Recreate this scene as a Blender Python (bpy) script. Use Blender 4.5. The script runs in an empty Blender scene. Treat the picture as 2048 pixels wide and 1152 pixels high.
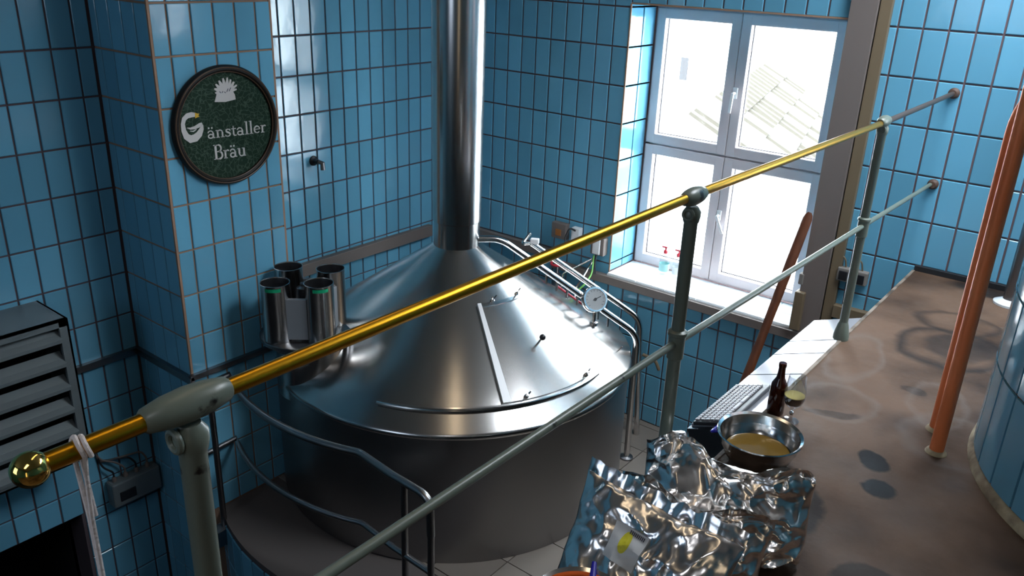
import bpy, bmesh, math, random
from math import sin, cos, pi, radians
from mathutils import Vector, Matrix, noise

random.seed(7)
sc = bpy.context.scene
COL = sc.collection

# ------------------------------------------------------------------ camera
cam_d = bpy.data.cameras.new('camera')
cam = bpy.data.objects.new('camera', cam_d)
COL.objects.link(cam)
RX = Vector((0.78120991, 0.62328869, 0.03496117))
FW = Vector((-0.56858448, 0.73353103, -0.37234919))
FW.normalize(); RX = (RX - FW * RX.dot(FW)).normalized(); UP = RX.cross(FW)
m = Matrix.Identity(4)
for i in range(3):
    m[i][0] = RX[i]; m[i][1] = UP[i]; m[i][2] = -FW[i]
cam.matrix_world = m
cam_d.sensor_width = 36.0
cam_d.lens = 1655.37 / 2048 * 36.0
cam_d.clip_start = 0.02
cam_d.clip_end = 200
sc.camera = cam

# ------------------------------------------------------------------ world and light
W = bpy.data.worlds.new('overcast_sky'); sc.world = W
W.use_nodes = True
bg = W.node_tree.nodes['Background']
bg.inputs[0].default_value = (0.86, 0.93, 1.0, 1)
bg.inputs[1].default_value = 20.0
sc.view_settings.view_transform = 'Standard'
sc.view_settings.look = 'None'
sc.view_settings.gamma = 1.0
sc.view_settings.use_curve_mapping = False
sc.view_settings.exposure = 0.33

def portal(loc, rot, sx, sy):
    l = bpy.data.lights.new('window_portal', 'AREA')
    l.shape = 'RECTANGLE'; l.size = sx; l.size_y = sy
    l.cycles.is_portal = True
    o = bpy.data.objects.new('window_portal', l)
    o.location = loc; o.rotation_euler = rot
    COL.objects.link(o)
portal((-2.18, 5.45, -1.18), (radians(-90), 0, 0), 1.5, 2.0)
portal((0.95, 5.2, -0.1), (radians(-90), 0, 0), 1.1, 1.9)
portal((-2.0, -3.3, 0.15), (radians(90), 0, 0), 1.8, 1.9)
portal((0.2, 3.8, 1.62), (0, 0, 0), 2.1, 1.4)

# unseen area lights added for reflections on the kettle, foil and brass
def warm(name, loc, rot, sx, sy, e, c=(1.0, 0.78, 0.52)):
    l_ = bpy.data.lights.new(name, 'AREA'); l_.shape = 'RECTANGLE'; l_.size = sx; l_.size_y = sy
    l_.energy = e; l_.color = c
    o_ = bpy.data.objects.new(name, l_); o_.location = loc; o_.rotation_euler = rot; COL.objects.link(o_)
warm('warm_streak_strip', (-1.55, 1.75, 1.24), (0, 0, radians(-138)), 0.14, 2.6, 4.0)  # added to draw the warm streak down the cone
warm('highlight_panel', (0.3, -0.9, 1.26), (0, 0, radians(20)), 0.5, 1.5, 8.0, (0.95, 0.96, 1.0))  # cool light added, kept for the highlights on the brass ball
warm('warm_streak_panel', (2.6, -2.85, -0.5), (radians(90), 0, radians(0)), 0.7, 2.0, 5.0)  # warm light added for the kettle reflection, no doorway built

# ------------------------------------------------------------------ materials
def mat(name, color=(0.8, 0.8, 0.8), rough=0.5, metal=0.0, **k):
    mt = bpy.data.materials.new(name); mt.use_nodes = True
    b = mt.node_tree.nodes['Principled BSDF']
    b.inputs['Base Color'].default_value = (*color, 1)
    b.inputs['Roughness'].default_value = rough
    b.inputs['Metallic'].default_value = metal
    for kk, v in k.items():
        b.inputs[kk.replace('_', ' ')].default_value = v
    return mt

def nt(mt):
    return mt.node_tree, mt.node_tree.nodes, mt.node_tree.links, mt.node_tree.nodes['Principled BSDF']

def noise_color(mt, c1, c2, scale=6.0, detail=4.0, p0=0.35, p1=0.65, stretch=(1, 1, 1)):
    t, n, l, b = nt(mt)
    tc = n.new('ShaderNodeTexCoord'); mp = n.new('ShaderNodeMapping')
    mp.inputs['Scale'].default_value = stretch
    ns = n.new('ShaderNodeTexNoise'); ns.inputs['Scale'].default_value = scale; ns.inputs['Detail'].default_value = detail
    rp = n.new('ShaderNodeValToRGB')
    rp.color_ramp.elements[0].position = p0; rp.color_ramp.elements[1].position = p1
    rp.color_ramp.elements[0].color = (*c1, 1); rp.color_ramp.elements[1].color = (*c2, 1)
    l.new(tc.outputs['Object'], mp.inputs[0]); l.new(mp.outputs[0], ns.inputs['Vector'])
    l.new(ns.outputs['Fac'], rp.inputs[0]); l.new(rp.outputs[0], b.inputs['Base Color'])
    return ns, rp, mp

def add_bump(mt, scale=40.0, strength=0.2, dist=0.005, detail=3.0, stretch=(1, 1, 1)):
    t, n, l, b = nt(mt)
    tc = n.new('ShaderNodeTexCoord'); mp = n.new('ShaderNodeMapping')
    mp.inputs['Scale'].default_value = stretch
    ns = n.new('ShaderNodeTexNoise'); ns.inputs['Scale'].default_value = scale; ns.inputs['Detail'].default_value = detail
    bp = n.new('ShaderNodeBump'); bp.inputs['Strength'].default_value = strength; bp.inputs['Distance'].default_value = dist
    l.new(tc.outputs['Object'], mp.inputs[0]); l.new(mp.outputs[0], ns.inputs['Vector'])
    l.new(ns.outputs['Fac'], bp.inputs['Height']); l.new(bp.outputs[0], b.inputs['Normal'])

def tile_mat(name, base, rough=0.12):
    mt = mat(name, base, rough)
    t, n, l, b = nt(mt)
    oi = n.new('ShaderNodeObjectInfo')
    hsv = n.new('ShaderNodeHueSaturation'); hsv.inputs['Color'].default_value = (*base, 1)
    mr = n.new('ShaderNodeMapRange'); mr.inputs[3].default_value = 0.88; mr.inputs[4].default_value = 1.12
    l.new(oi.outputs['Random'], mr.inputs[0]); l.new(mr.outputs[0], hsv.inputs['Value'])
    l.new(hsv.outputs[0], b.inputs['Base Color'])
    tc = n.new('ShaderNodeTexCoord')
    ns = n.new('ShaderNodeTexNoise'); ns.inputs['Scale'].default_value = 9; ns.inputs['Detail'].default_value = 2
    bp = n.new('ShaderNodeBump'); bp.inputs['Strength'].default_value = 0.25; bp.inputs['Distance'].default_value = 0.006
    l.new(tc.outputs['Object'], ns.inputs['Vector']); l.new(ns.outputs['Fac'], bp.inputs['Height'])
    l.new(bp.outputs[0], b.inputs['Normal'])
    return mt

M = {}
M['tile'] = tile_mat('blue_glazed_tile', (0.135, 0.38, 0.535))
M['grout'] = mat('brown_grout', (0.10, 0.075, 0.085), 0.95)
M['grout_red'] = mat('reddish_brown_grout', (0.17, 0.11, 0.115), 0.95)
M['grout_tan'] = mat('tan_grout', (0.33, 0.20, 0.13), 0.9)
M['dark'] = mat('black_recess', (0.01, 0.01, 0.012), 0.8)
M['plaster'] = mat('cream_plaster', (0.22, 0.20, 0.18), 0.9)
M['farwall'] = mat('far_blue_tiling', (0.03, 0.11, 0.15), 0.3)
M['sill_tile'] = tile_mat('white_glazed_tile', (0.82, 0.85, 0.86), 0.15)
M['pvc'] = mat('white_window_plastic', (0.60, 0.53, 0.54), 0.35)
M['gasket'] = mat('black_gasket', (0.02, 0.02, 0.025), 0.6)
M['beige'] = mat('grey_beige_trunking', (0.17, 0.14, 0.125), 0.5)
M['tan'] = mat('tan_trunking', (0.17, 0.125, 0.075), 0.5)
M['steel'] = mat('brushed_steel', (0.50, 0.485, 0.47), 0.22, 1.0)
add_bump(M['steel'], 18, 0.05, 0.003, 4, (1, 1, 0.15))
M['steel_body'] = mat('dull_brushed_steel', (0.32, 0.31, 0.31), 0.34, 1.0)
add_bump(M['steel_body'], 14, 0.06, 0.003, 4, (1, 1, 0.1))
M['steel_pol'] = mat('polished_steel', (0.72, 0.71, 0.70), 0.16, 1.0)
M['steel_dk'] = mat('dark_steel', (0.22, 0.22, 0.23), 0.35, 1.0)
M['brass'] = mat('lacquered_brass', (0.62, 0.31, 0.016), 0.30, 1.0)
M['brass_pol'] = mat('polished_brass', (0.85, 0.60, 0.16), 0.10, 1.0)
M['paint'] = mat('chipped_grey_green_paint', (0.22, 0.25, 0.20), 0.35)
_, rp, _ = noise_color(M['paint'], (0.012, 0.011, 0.010), (0.15, 0.175, 0.14), 16, 6, 0.30, 0.345)
M['copper'] = mat('orange_copper', (0.62, 0.17, 0.06), 0.45, 0.25)
noise_color(M['copper'], (0.80, 0.19, 0.06), (0.98, 0.33, 0.13), 5, 4, 0.3, 0.7, (1, 1, 0.3))
M['vent'] = mat('grey_sheet_metal', (0.17, 0.20, 0.21), 0.4, 0.3)
M['webplate'] = mat('dull_grey_sheet', (0.30, 0.32, 0.34), 0.5, 0.4)
M['pale_metal'] = mat('pale_satin_metal', (0.62, 0.62, 0.62), 0.5, 0.5)
M['green'] = mat('green_band', (0.0, 0.30, 0.13), 0.5)
M['white'] = mat('white_plastic', (0.75, 0.75, 0.75), 0.4)
M['black'] = mat('black_plastic', (0.015, 0.015, 0.018), 0.35)
M['red'] = mat('red_plastic', (0.55, 0.03, 0.05), 0.4)
M['orange'] = mat('orange_plastic', (0.95, 0.15, 0.01), 0.4)
M['blue'] = mat('dark_blue_plastic', (0.02, 0.015, 0.35), 0.4)
M['gyc'] = mat('green_yellow_cable', (0.15, 0.42, 0.08), 0.5)
M['rope'] = mat('white_cord', (0.75, 0.68, 0.66), 0.9)
add_bump(M['rope'], 160, 0.8, 0.003)
M['wood'] = mat('brown_wood', (0.20, 0.06, 0.02), 0.5)
noise_color(M['wood'], (0.07, 0.02, 0.007), (0.15, 0.045, 0.015), 4, 5, 0.3, 0.7, (6, 6, 0.7))
M['key'] = mat('grey_keys', (0.36, 0.35, 0.37), 0.4)
M['keyframe'] = mat('dark_keyboard_frame', (0.04, 0.04, 0.045), 0.4)
M['desk'] = mat('pale_enamel_steel', (0.42, 0.43, 0.47), 0.16, 0.2)
M['liquid'] = mat('amber_wort', (0.17, 0.10, 0.022), 0.06)
M['beer'] = mat('dark_beer', (0.008, 0.003, 0.002), 0.05)
M['foam'] = mat('yellowish_foam', (0.55, 0.45, 0.14), 0.7)
M['platform'] = tile_mat('beige_floor_tile', (0.20, 0.17, 0.145), 0.4)
M['pgrout'] = mat('floor_grout', (0.10, 0.085, 0.08), 0.9)
M['caulk'] = mat('yellowed_sealant', (0.42, 0.33, 0.20), 0.7)
noise_color(M['caulk'], (0.16, 0.11, 0.07), (0.45, 0.37, 0.24), 14, 5, 0.3, 0.6)
M['walkedge'] = mat('scuffed_edge', (0.2, 0.15, 0.11), 0.7)
noise_color(M['walkedge'], (0.07, 0.05, 0.035), (0.30, 0.24, 0.19), 12, 6, 0.35, 0.65)
M['foil'] = mat('crinkled_foil', (0.96, 0.93, 0.91), 0.23, 1.0)
add_bump(M['foil'], 20, 0.22, 0.006, 2)
M['gauge'] = mat('gauge_face', (0.30, 0.31, 0.31), 0.5)
M['render'] = mat('white_render', (0.85, 0.85, 0.85), 0.9)
M['rooftile'] = mat('dark_mossy_roof_tile', (0.05, 0.04, 0.03), 0.8)
noise_color(M['rooftile'], (0.016, 0.014, 0.005), (0.050, 0.038, 0.026), 1.6, 5, 0.35, 0.6)
M['roofpale'] = mat('pale_roof_tile', (0.13, 0.125, 0.12), 0.8)
M['house_pane'] = mat('dark_pane', (0.008, 0.008, 0.010), 0.6)
M['paperlabel'] = mat('grey_paper_label', (0.62, 0.64, 0.66), 0.5)
M['yellow'] = mat('yellow_sticker', (0.68, 0.62, 0.03), 0.5)
M['ink'] = mat('printed_ink', (0.06, 0.06, 0.09), 0.6)
M['signring'] = mat('black_varnished_wood', (0.010, 0.007, 0.005), 0.45, Specular_IOR_Level=0.25)
M['signrim'] = mat('brown_rim_line', (0.10, 0.05, 0.025), 0.4)
M['signwhite'] = mat('sign_white', (0.58, 0.55, 0.53), 0.7)
M['signyellow'] = mat('sign_yellow', (0.62, 0.36, 0.02), 0.7)
M['signgreen'] = mat('dark_marbled_green', (0.012, 0.03, 0.018), 0.7, Specular_IOR_Level=0.2)
t, n, l, b = nt(M['signgreen'])
tc = n.new('ShaderNodeTexCoord')
n0 = n.new('ShaderNodeTexNoise'); n0.inputs['Scale'].default_value = 9; n0.inputs['Detail'].default_value = 3
mx = n.new('ShaderNodeVectorMath'); mx.operation = 'MULTIPLY_ADD'; mx.inputs[1].default_value = (0.15, 0.15, 0.15)
vo = n.new('ShaderNodeTexVoronoi'); vo.feature = 'DISTANCE_TO_EDGE'; vo.inputs['Scale'].default_value = 34
rp = n.new('ShaderNodeValToRGB'); rp.color_ramp.elements[0].position = 0.0; rp.color_ramp.elements[1].position = 0.09
rp.color_ramp.elements[0].color = (0.05, 0.085, 0.06, 1); rp.color_ramp.elements[1].color = (0.008, 0.026, 0.014, 1)
l.new(tc.outputs['Object'], n0.inputs['Vector']); l.new(n0.outputs['Color'], mx.inputs[0]); l.new(tc.outputs['Object'], mx.inputs[2])
l.new(mx.outputs[0], vo.inputs['Vector']); l.new(vo.outputs['Distance'], rp.inputs[0]); l.new(rp.outputs[0], b.inputs['Base Color'])

def clear_glass(name, tint=(1, 1, 1), mixmax=0.35):
    mt = bpy.data.materials.new(name); mt.use_nodes = True
    t = mt.node_tree; t.nodes.clear()
    o = t.nodes.new('ShaderNodeOutputMaterial'); tr = t.nodes.new('ShaderNodeBsdfTransparent'); gl = t.nodes.new('ShaderNodeBsdfGlossy')
    tr.inputs[0].default_value = (*tint, 1); gl.inputs['Roughness'].default_value = 0.03
    lw = t.nodes.new('ShaderNodeLayerWeight'); lw.inputs[0].default_value = 0.5
    pw = t.nodes.new('ShaderNodeMath'); pw.operation = 'POWER'; pw.inputs[1].default_value = 4.0
    fr = t.nodes.new('ShaderNodeMath'); fr.operation = 'MULTIPLY_ADD'; fr.inputs[1].default_value = mixmax; fr.inputs[2].default_value = 0.03 if mixmax < 0.5 else 0.10
    t.links.new(lw.outputs['Facing'], pw.inputs[0]); t.links.new(pw.outputs[0], fr.inputs[0])
    mi = t.nodes.new('ShaderNodeMixShader')
    t.links.new(fr.outputs[0], mi.inputs[0]); t.links.new(tr.outputs[0], mi.inputs[1]); t.links.new(gl.outputs[0], mi.inputs[2])
    t.links.new(mi.outputs[0], o.inputs[0])
    return mt
M['pane'] = clear_glass('window_glass', (0.96, 0.98, 0.98))
M['glass'] = clear_glass('drinking_glass', (0.90, 0.91, 0.93), 0.8)
M['brownglass'] = clear_glass('brown_glass', (0.35, 0.06, 0.015))
M['clearplastic'] = clear_glass('clear_plastic', (0.93, 0.96, 0.97))

# walkway concrete: stains are marks of their own on the surface (world x, y, radius x, radius y, angle, ring?, strength)
M['walk'] = mat('stained_concrete', (0.16, 0.12, 0.09), 0.5, Specular_IOR_Level=0.3)
def walkway_material():
    mt = M['walk']; t, n, l, b = nt(mt)
    ns, rp, mp = noise_color(mt, (0.032, 0.015, 0.007), (0.145, 0.086, 0.055), 2.2, 9, 0.36, 0.62)
    g = n.new('ShaderNodeTexCoord')
    cur = rp.outputs[0]
    wob = n.new('ShaderNodeTexNoise'); wob.inputs['Scale'].default_value = 7; wob.inputs['Detail'].default_value = 4
    wm = n.new('ShaderNodeVectorMath'); wm.operation = 'MULTIPLY_ADD'; wm.inputs[1].default_value = (0.09, 0.09, 0)
    l.new(g.outputs['Object'], wob.inputs['Vector']); l.new(wob.outputs['Color'], wm.inputs[0]); l.new(g.outputs['Object'], wm.inputs[2])
    stains = STAINS
    for (x, y, rx, ry, ang, ring, st, colr) in stains:
        mp2 = n.new('ShaderNodeMapping'); mp2.vector_type = 'TEXTURE'
        mp2.inputs['Location'].default_value = (x + 0.045, y + 0.045, 0); mp2.inputs['Rotation'].default_value = (0, 0, ang)
        mp2.inputs['Scale'].default_value = (rx, ry, 1)
        l.new(wm.outputs[0], mp2.inputs[0])
        sx = n.new('ShaderNodeVectorMath'); sx.operation = 'MULTIPLY'; sx.inputs[1].default_value = (1, 1, 0)
        l.new(mp2.outputs[0], sx.inputs[0])
        ln = n.new('ShaderNodeVectorMath'); ln.operation = 'LENGTH'; l.new(sx.outputs[0], ln.inputs[0])
        cr = n.new('ShaderNodeValToRGB'); e = cr.color_ramp.elements
        if ring:
            e[0].position = 0.66; e[0].color = (0, 0, 0, 1); e[1].position = 0.86; e[1].color = (1, 1, 1, 1)
            q = e.new(1.0); q.color = (0, 0, 0, 1)
        else:
            e[0].position = 0.80; e[0].color = (1, 1, 1, 1); e[1].position = 1.0; e[1].color = (0, 0, 0, 1)
        l.new(ln.outputs['Value'], cr.inputs[0])
        ms = n.new('ShaderNodeMath'); ms.operation = 'MULTIPLY'; ms.inputs[1].default_value = st; l.new(cr.outputs[0], ms.inputs[0])
        mi = n.new('ShaderNodeMix'); mi.data_type = 'RGBA'; mi.inputs[7].default_value = (*colr, 1)
        l.new(ms.outputs[0], mi.inputs[0]); l.new(cur, mi.inputs[6]); cur = mi.outputs[2]
    l.new(cur, b.inputs['Base Color'])
    n2 = n.new('ShaderNodeTexNoise'); n2.inputs['Scale'].default_value = 5; n2.inputs['Detail'].default_value = 5
    mr = n.new('ShaderNodeMapRange'); mr.inputs[1].default_value = 0.3; mr.inputs[2].default_value = 0.7
    mr.inputs[3].default_value = 0.42; mr.inputs[4].default_value = 0.75
    l.new(g.outputs['Object'], n2.inputs['Vector']); l.new(n2.outputs['Fac'], mr.inputs[0]); l.new(mr.outputs[0], b.inputs['Roughness'])
    nb = n.new('ShaderNodeTexNoise'); nb.inputs['Scale'].default_value = 45; nb.inputs['Detail'].default_value = 5
    bp = n.new('ShaderNodeBump'); bp.inputs['Strength'].default_value = 0.25; bp.inputs['Distance'].default_value = 0.006
    l.new(g.outputs['Object'], nb.inputs['Vector']); l.new(nb.outputs['Fac'], bp.inputs['Height']); l.new(bp.outputs[0], b.inputs['Normal'])
DK = (0.010, 0.008, 0.008); LT = (0.19, 0.155, 0.135)
STAINS = [(-0.50, 3.83, 0.24, 0.26, 0, True, 0.75, DK), (-0.47, 3.86, 0.15, 0.17, 0, False, 0.6, DK),
          (-0.54, 4.16, 0.20, 0.16, 0, True, 0.6, DK), (-0.52, 3.30, 0.05, 0.04, 0, False, 0.6, DK),
          (-0.49, 2.66, 0.055, 0.075, 0.2, False, 1.0, DK), (-0.42, 2.51, 0.055, 0.06, 0.2, False, 1.0, DK),
          (-0.60, 2.25, 0.09, 0.16, 0.3, False, 0.8, DK), (-0.34, 2.05, 0.09, 0.06, 0.6, False, 0.7, DK),
          (-0.70, 2.90, 0.12, 0.03, 0.5, False, 0.6, DK), (-0.72, 3.0, 0.16, 0.17, 0, True, 0.35, LT),
          (-0.80, 3.45, 0.12, 0.30, 0.1, True, 0.35, LT), (-0.42, 3.25, 0.12, 0.22, 0.2, True, 0.3, LT),
          (-0.34, 4.75, 0.4, 0.12, 0, False, 0.8, DK), (-0.30, 3.0, 0.20, 0.22, 0, True, 0.3, LT)]  # wide entry is a plain dark band along the wall end
walkway_material()

# ------------------------------------------------------------------ mesh helpers
class MB:
    """collects world-space geometry for one mesh object"""
    def __init__(s): s.v = []; s.f = []; s.sm = []
    def add(s, vs, fs, smooth=False):
        o = len(s.v); s.v += [Vector(p) for p in vs]
        for f in fs: s.f.append([i + o for i in f]); s.sm.append(smooth)
        return s
    def box(s, lo, hi, bev=0.0, mtx=None):
        bm = bmesh.new(); bmesh.ops.create_cube(bm, size=1)
        lo = Vector(lo); hi = Vector(hi)
        for v in bm.verts:
            v.co = Vector([lo[i] if v.co[i] < 0 else hi[i] for i in range(3)])
        if bev > 0:
            bmesh.ops.bevel(bm, geom=bm.edges[:], offset=bev, segments=2, affect='EDGES', profile=0.5)
        return s.frombm(bm, mtx)
    def obox(s, c, size, rot=None, bev=0.0):
        """box centred at c with full size, turned by a 3x3/4x4 rotation"""
        h = Vector(size) / 2
        mt = Matrix.Translation(Vector(c)) @ (rot.to_4x4() if rot else Matrix.Identity(4))
        return s.box(-h, h, bev, mt)
    def frombm(s, bm, mtx=None, smooth=False):
        bm.verts.ensure_lookup_table(); bm.verts.index_update()
        vs = [(mtx @ v.co) if mtx else v.co.copy() for v in bm.verts]
        s.add(vs, [[v.index for v in f.verts] for f in bm.faces], smooth); bm.free(); return s
    def lathe(s, prof, origin=(0, 0, 0), axis=(0, 0, 1), seg=32, cap=True):
        """prof: list of (radius, height along axis)"""
        az = Vector(axis).normalized(); q = az.to_track_quat('Z', 'Y').to_matrix()
        o = Vector(origin); vs = []; fs = []
        n_ = len(prof)
        for (r, h) in prof:
            for k in range(seg):
                a = 2 * pi * k / seg
                vs.append(o + q @ Vector((r * cos(a), r * sin(a), h)))
        for i in range(n_ - 1):
            for k in range(seg):
                k2 = (k + 1) % seg
                fs.append([i * seg + k, i * seg + k2, (i + 1) * seg + k2, (i + 1) * seg + k])
        if cap:
            if prof[0][0] > 1e-5: fs.append([k for k in range(seg)][::-1])
            if prof[-1][0] > 1e-5: fs.append([(n_ - 1) * seg + k for k in range(seg)])
        return s.add(vs, fs, True)
    def tube(s, pts, r, seg=12, cap=True, closed=False):
        P = [Vector(p) for p in pts]; n_ = len(P); vs = []; fs = []
        rr = r if isinstance(r, (list, tuple)) else [r] * n_
        T = []
        for i in range(n_):
            if closed: d = P[(i + 1) % n_] - P[i - 1]
            else: d = P[min(i + 1, n_ - 1)] - P[max(i - 1, 0)]
            T.append(d.normalized())
        ref = Vector((0, 0, 1)) if abs(T[0].z) < 0.9 else Vector((1, 0, 0))
        u = (ref - T[0] * ref.dot(T[0])).normalized()
        for i in range(n_):
            u = (u - T[i] * u.dot(T[i])).normalized(); w = T[i].cross(u)
            for k in range(seg):
                a = 2 * pi * k / seg
                vs.append(P[i] + (u * cos(a) + w * sin(a)) * rr[i])
        m_ = n_ if closed else n_ - 1
        for i in range(m_):
            j = (i + 1) % n_
            for k in range(seg):
                k2 = (k + 1) % seg
                fs.append([i * seg + k, i * seg + k2, j * seg + k2, j * seg + k])
        if cap and not closed:
            fs.append([k for k in range(seg)][::-1]); fs.append([(n_ - 1) * seg + k for k in range(seg)])
        return s.add(vs, fs, True)
    def sphere(s, c, r, seg=24, rings=14, sc_=(1, 1, 1)):
        prof = [(r * sin(pi * i / rings), -r * cos(pi * i / rings)) for i in range(rings + 1)]
        b_ = MB().lathe([(max(p[0], 1e-5), p[1]) for p in prof], (0, 0, 0), seg=seg, cap=False)
        return s.add([Vector((v.x * sc_[0], v.y * sc_[1], v.z * sc_[2])) + Vector(c) for v in b_.v], b_.f, True)
    def prism(s, poly, z0, z1):
        """poly: list of (x, y) counter-clockwise"""
        n_ = len(poly)
        vs = [(p[0], p[1], z0) for p in poly] + [(p[0], p[1], z1) for p in poly]
        fs = [list(range(n_))[::-1], [n_ + i for i in range(n_)]] + [[i, (i + 1) % n_, n_ + (i + 1) % n_, n_ + i] for i in range(n_)]
        return s.add(vs, fs)
    def mesh(s, name, origin=(0, 0, 0), material=None):
        me = bpy.data.meshes.new(name); o = Vector(origin)
        me.from_pydata([(p - o)[:] for p in s.v], [], s.f)
        me.polygons.foreach_set('use_smooth', [bool(x) for x in s.sm])
        if any(s.sm): me.set_sharp_from_angle(angle=radians(38))
        if material: me.materials.append(material)
        me.update(); return me

def base_of(o):
    p = Vector((0, 0, 0))
    while o is not None: p = p + o.location; o = o.parent
    return p

def part(name, mb, m, parent=None, label=None, kind=None):
    org = base_of(parent) if parent else Vector((0, 0, 0))
    o = bpy.data.objects.new(name, mb.mesh(name, org, M[m] if isinstance(m, str) else m))
    COL.objects.link(o)
    if parent: o.parent = parent
    if label: o['label'] = label
    if kind: o['kind'] = kind
    return o

def thing(name, label, cat, loc=(0, 0, 0), group=None):
    o = bpy.data.objects.new(name, None); o.empty_display_size = 0.1
    o.location = loc; COL.objects.link(o); o['label'] = label; o['category'] = cat
    if group: o['group'] = group
    return o

def struct(name, mb=None, m=None, loc=(0, 0, 0), label=None):
    if mb is None:
        o = bpy.data.objects.new(name, None); o.location = loc; COL.objects.link(o)
    else:
        o = bpy.data.objects.new(name, mb.mesh(name, loc, M[m])); o.location = loc; COL.objects.link(o)
    o['kind'] = 'structure'
    o['label'] = label or name.replace('_', ' ')
    return o

def solo(name, mb, m, label, cat, loc, group=None):
    o = bpy.data.objects.new(name, mb.mesh(name, loc, M[m])); o.location = loc; COL.objects.link(o)
    o['label'] = label; o['category'] = cat
    if group: o['group'] = group
    return o

# ------------------------------------------------------------------ tiling
PW, PH, JT = 0.125, 0.25, 0.010
TT = 0.008
tile_cache = {}
def tile_mesh(w, h, key='tile'):
    """tile in local coords: x across, z up, front towards -y, back at y=0"""
    k = (key, round(w, 4), round(h, 4))
    if k in tile_cache: return tile_cache[k]
    a, c = w / 2, h / 2; bv = min(0.003, w / 4, h / 4)
    v = [(-a, 0, -c), (a, 0, -c), (a, 0, c), (-a, 0, c),
         (-a, -TT + bv, -c), (a, -TT + bv, -c), (a, -TT + bv, c), (-a, -TT + bv, c),
         (-a + bv, -TT, -c + bv), (a - bv, -TT, -c + bv), (a - bv, -TT, c - bv), (-a + bv, -TT, c - bv)]
    f = [[0, 1, 5, 4], [1, 2, 6, 5], [2, 3, 7, 6], [3, 0, 4, 7], [4, 5, 9, 8], [5, 6, 10, 9], [6, 7, 11, 10], [7, 4, 8, 11], [8, 9, 10, 11]]
    me = bpy.data.meshes.new('tile'); me.from_pydata(v, [], f); me.materials.append(M[key]); me.update()
    tile_cache[k] = me; return me

def tile_wall(root, origin, ang, u0, regions, near, z0=-0.278, pw=PW, ph=PH, key='tile', tilt=0.004):
    """lays tiles on a vertical plane through origin; u runs along direction ang (about z), tiles face the side to the
    right of u. regions: (u0,u1,z0,z1) rectangles. near(u,z): built as one object each, the rest joined as stuff."""
    R = Matrix.Rotation(ang, 4, 'Z'); ux = R @ Vector((1, 0, 0)); nrm = R @ Vector((0, -1, 0))
    rest = MB(); rb = base_of(root); cnt = 0
    for (ra, rb_, za, zb) in regions:
        i0 = math.floor((ra - u0) / pw); i1 = math.ceil((rb_ - u0) / pw)
        j0 = math.floor((za - z0) / ph); j1 = math.ceil((zb - z0) / ph)
        for i in range(i0, i1):
            for j in range(j0, j1):
                a = max(u0 + i * pw, ra); b_ = min(u0 + (i + 1) * pw, rb_)
                c = max(z0 + j * ph, za); d = min(z0 + (j + 1) * ph, zb)
                w = b_ - a - JT; h = d - c - JT
                if w < 0.008 or h < 0.008: continue
                uc, zc = (a + b_) / 2, (c + d) / 2
                P = Vector(origin) + ux * uc; P.z = zc
                me = tile_mesh(w, h, key)
                if near(uc, zc) and cnt < 300:
                    o = bpy.data.objects.new('tile', me); o.parent = root
                    o.location = P - rb
                    o.rotation_euler = (random.gauss(0, tilt), 0, ang + random.gauss(0, tilt))
                    COL.objects.link(o); cnt += 1
                else:
                    mt = Matrix.Translation(P) @ R
                    rest.add([mt @ v.co for v in me.vertices], [list(p.vertices) for p in me.polygons])
    if rest.v:
        part('tile_field', rest, key, root, kind='stuff')
    return cnt

XL, YB = -4.47, 4.84          # left wall plane, window wall plane
CEIL, FLOOR, DECK, PIT = 1.3, -3.165, -1.55, -4.4
XP, YP0, YP1 = -3.894, 2.140, 2.838   # pillar
WX0, WX1, WZ0, WZ1 = -2.872, -1.50, -2.085, -0.255   # window opening
YW = 5.17                      # window plane

# left wall (two stretches either side of the pillar)
mb = MB()
mb.box((XL - 0.25, -3, -3.19), (XL - TT, 1.66, CEIL)).box((XL - 0.25, 1.66, PIT), (XL - TT, 5.4, CEIL)).box((XL - 0.25, -3, PIT), (XL - TT, -0.6, -3.19))
wall_left = struct('wall_left', mb, 'grout', (XL, 1.0, FLOOR), 'blue tiled left wall behind the round sign pillar')
c1 = tile_wall(wall_left, (XL - TT, 0, 0), pi / 2, 3.301 - 125 * PW, [(YP1 + 0.004, YB, FLOOR, CEIL), (-3, YP0 - 0.004, -3.19, CEIL), (1.66, YP0 - 0.004, PIT, -3.19)],
               lambda u, z: z > -3.19 and z < 0.0 and u > 1.05 and not (u > YP1 and z < -2.35), z0=-0.267)
# opening under the left wall
struct('door_1', MB().box((XL - 1.2, -0.7, PIT), (XL - 0.9, 1.76, -3.10)).box((XL - 1.2, -0.7, -3.19), (XL - 0.2, 1.76, -3.10)).box((XL - 1.2, -0.75, PIT), (XL - 0.2, -0.6, -3.1)).box((XL - 1.2, 1.66, PIT), (XL - 0.2, 1.8, -3.1)), 'dark', (XL - 1, 0.5, PIT), 'black opening below the left wall')

# pillar
mb = MB().box((XL, YP0 + TT, PIT), (XP - TT, YP1 - TT, CEIL))
pil = struct('wall_pillar', mb, 'grout_tan', (XP, YP0, FLOOR), 'projecting blue tiled pillar carrying the round sign')
tile_wall(pil, (XP - TT, 0, 0), pi / 2, 2.237 - 10 * PW, [(YP0 + 0.006, YP1 - 0.006, FLOOR, CEIL)], lambda u, z: z < 0, z0=-0.266)
tile_wall(pil, (0, YP0 + TT, 0), 0, XP - 20 * PW, [(XL + 0.004, XP - 0.006, PIT, CEIL)], lambda u, z: z < 0 and z > -4.2, z0=-0.266)
part('corner_joint', MB().box((XP - 0.016, YP0 + 0.0005, PIT), (XP - 0.001, YP0 + 0.013, CEIL)), 'grout_tan', pil, 'tan filled corner joint')
part('corner_joint', MB().box((XP - 0.016, YP1 - 0.013, FLOOR), (XP - 0.001, YP1 - 0.0005, CEIL)), 'grout_tan', pil)

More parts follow.
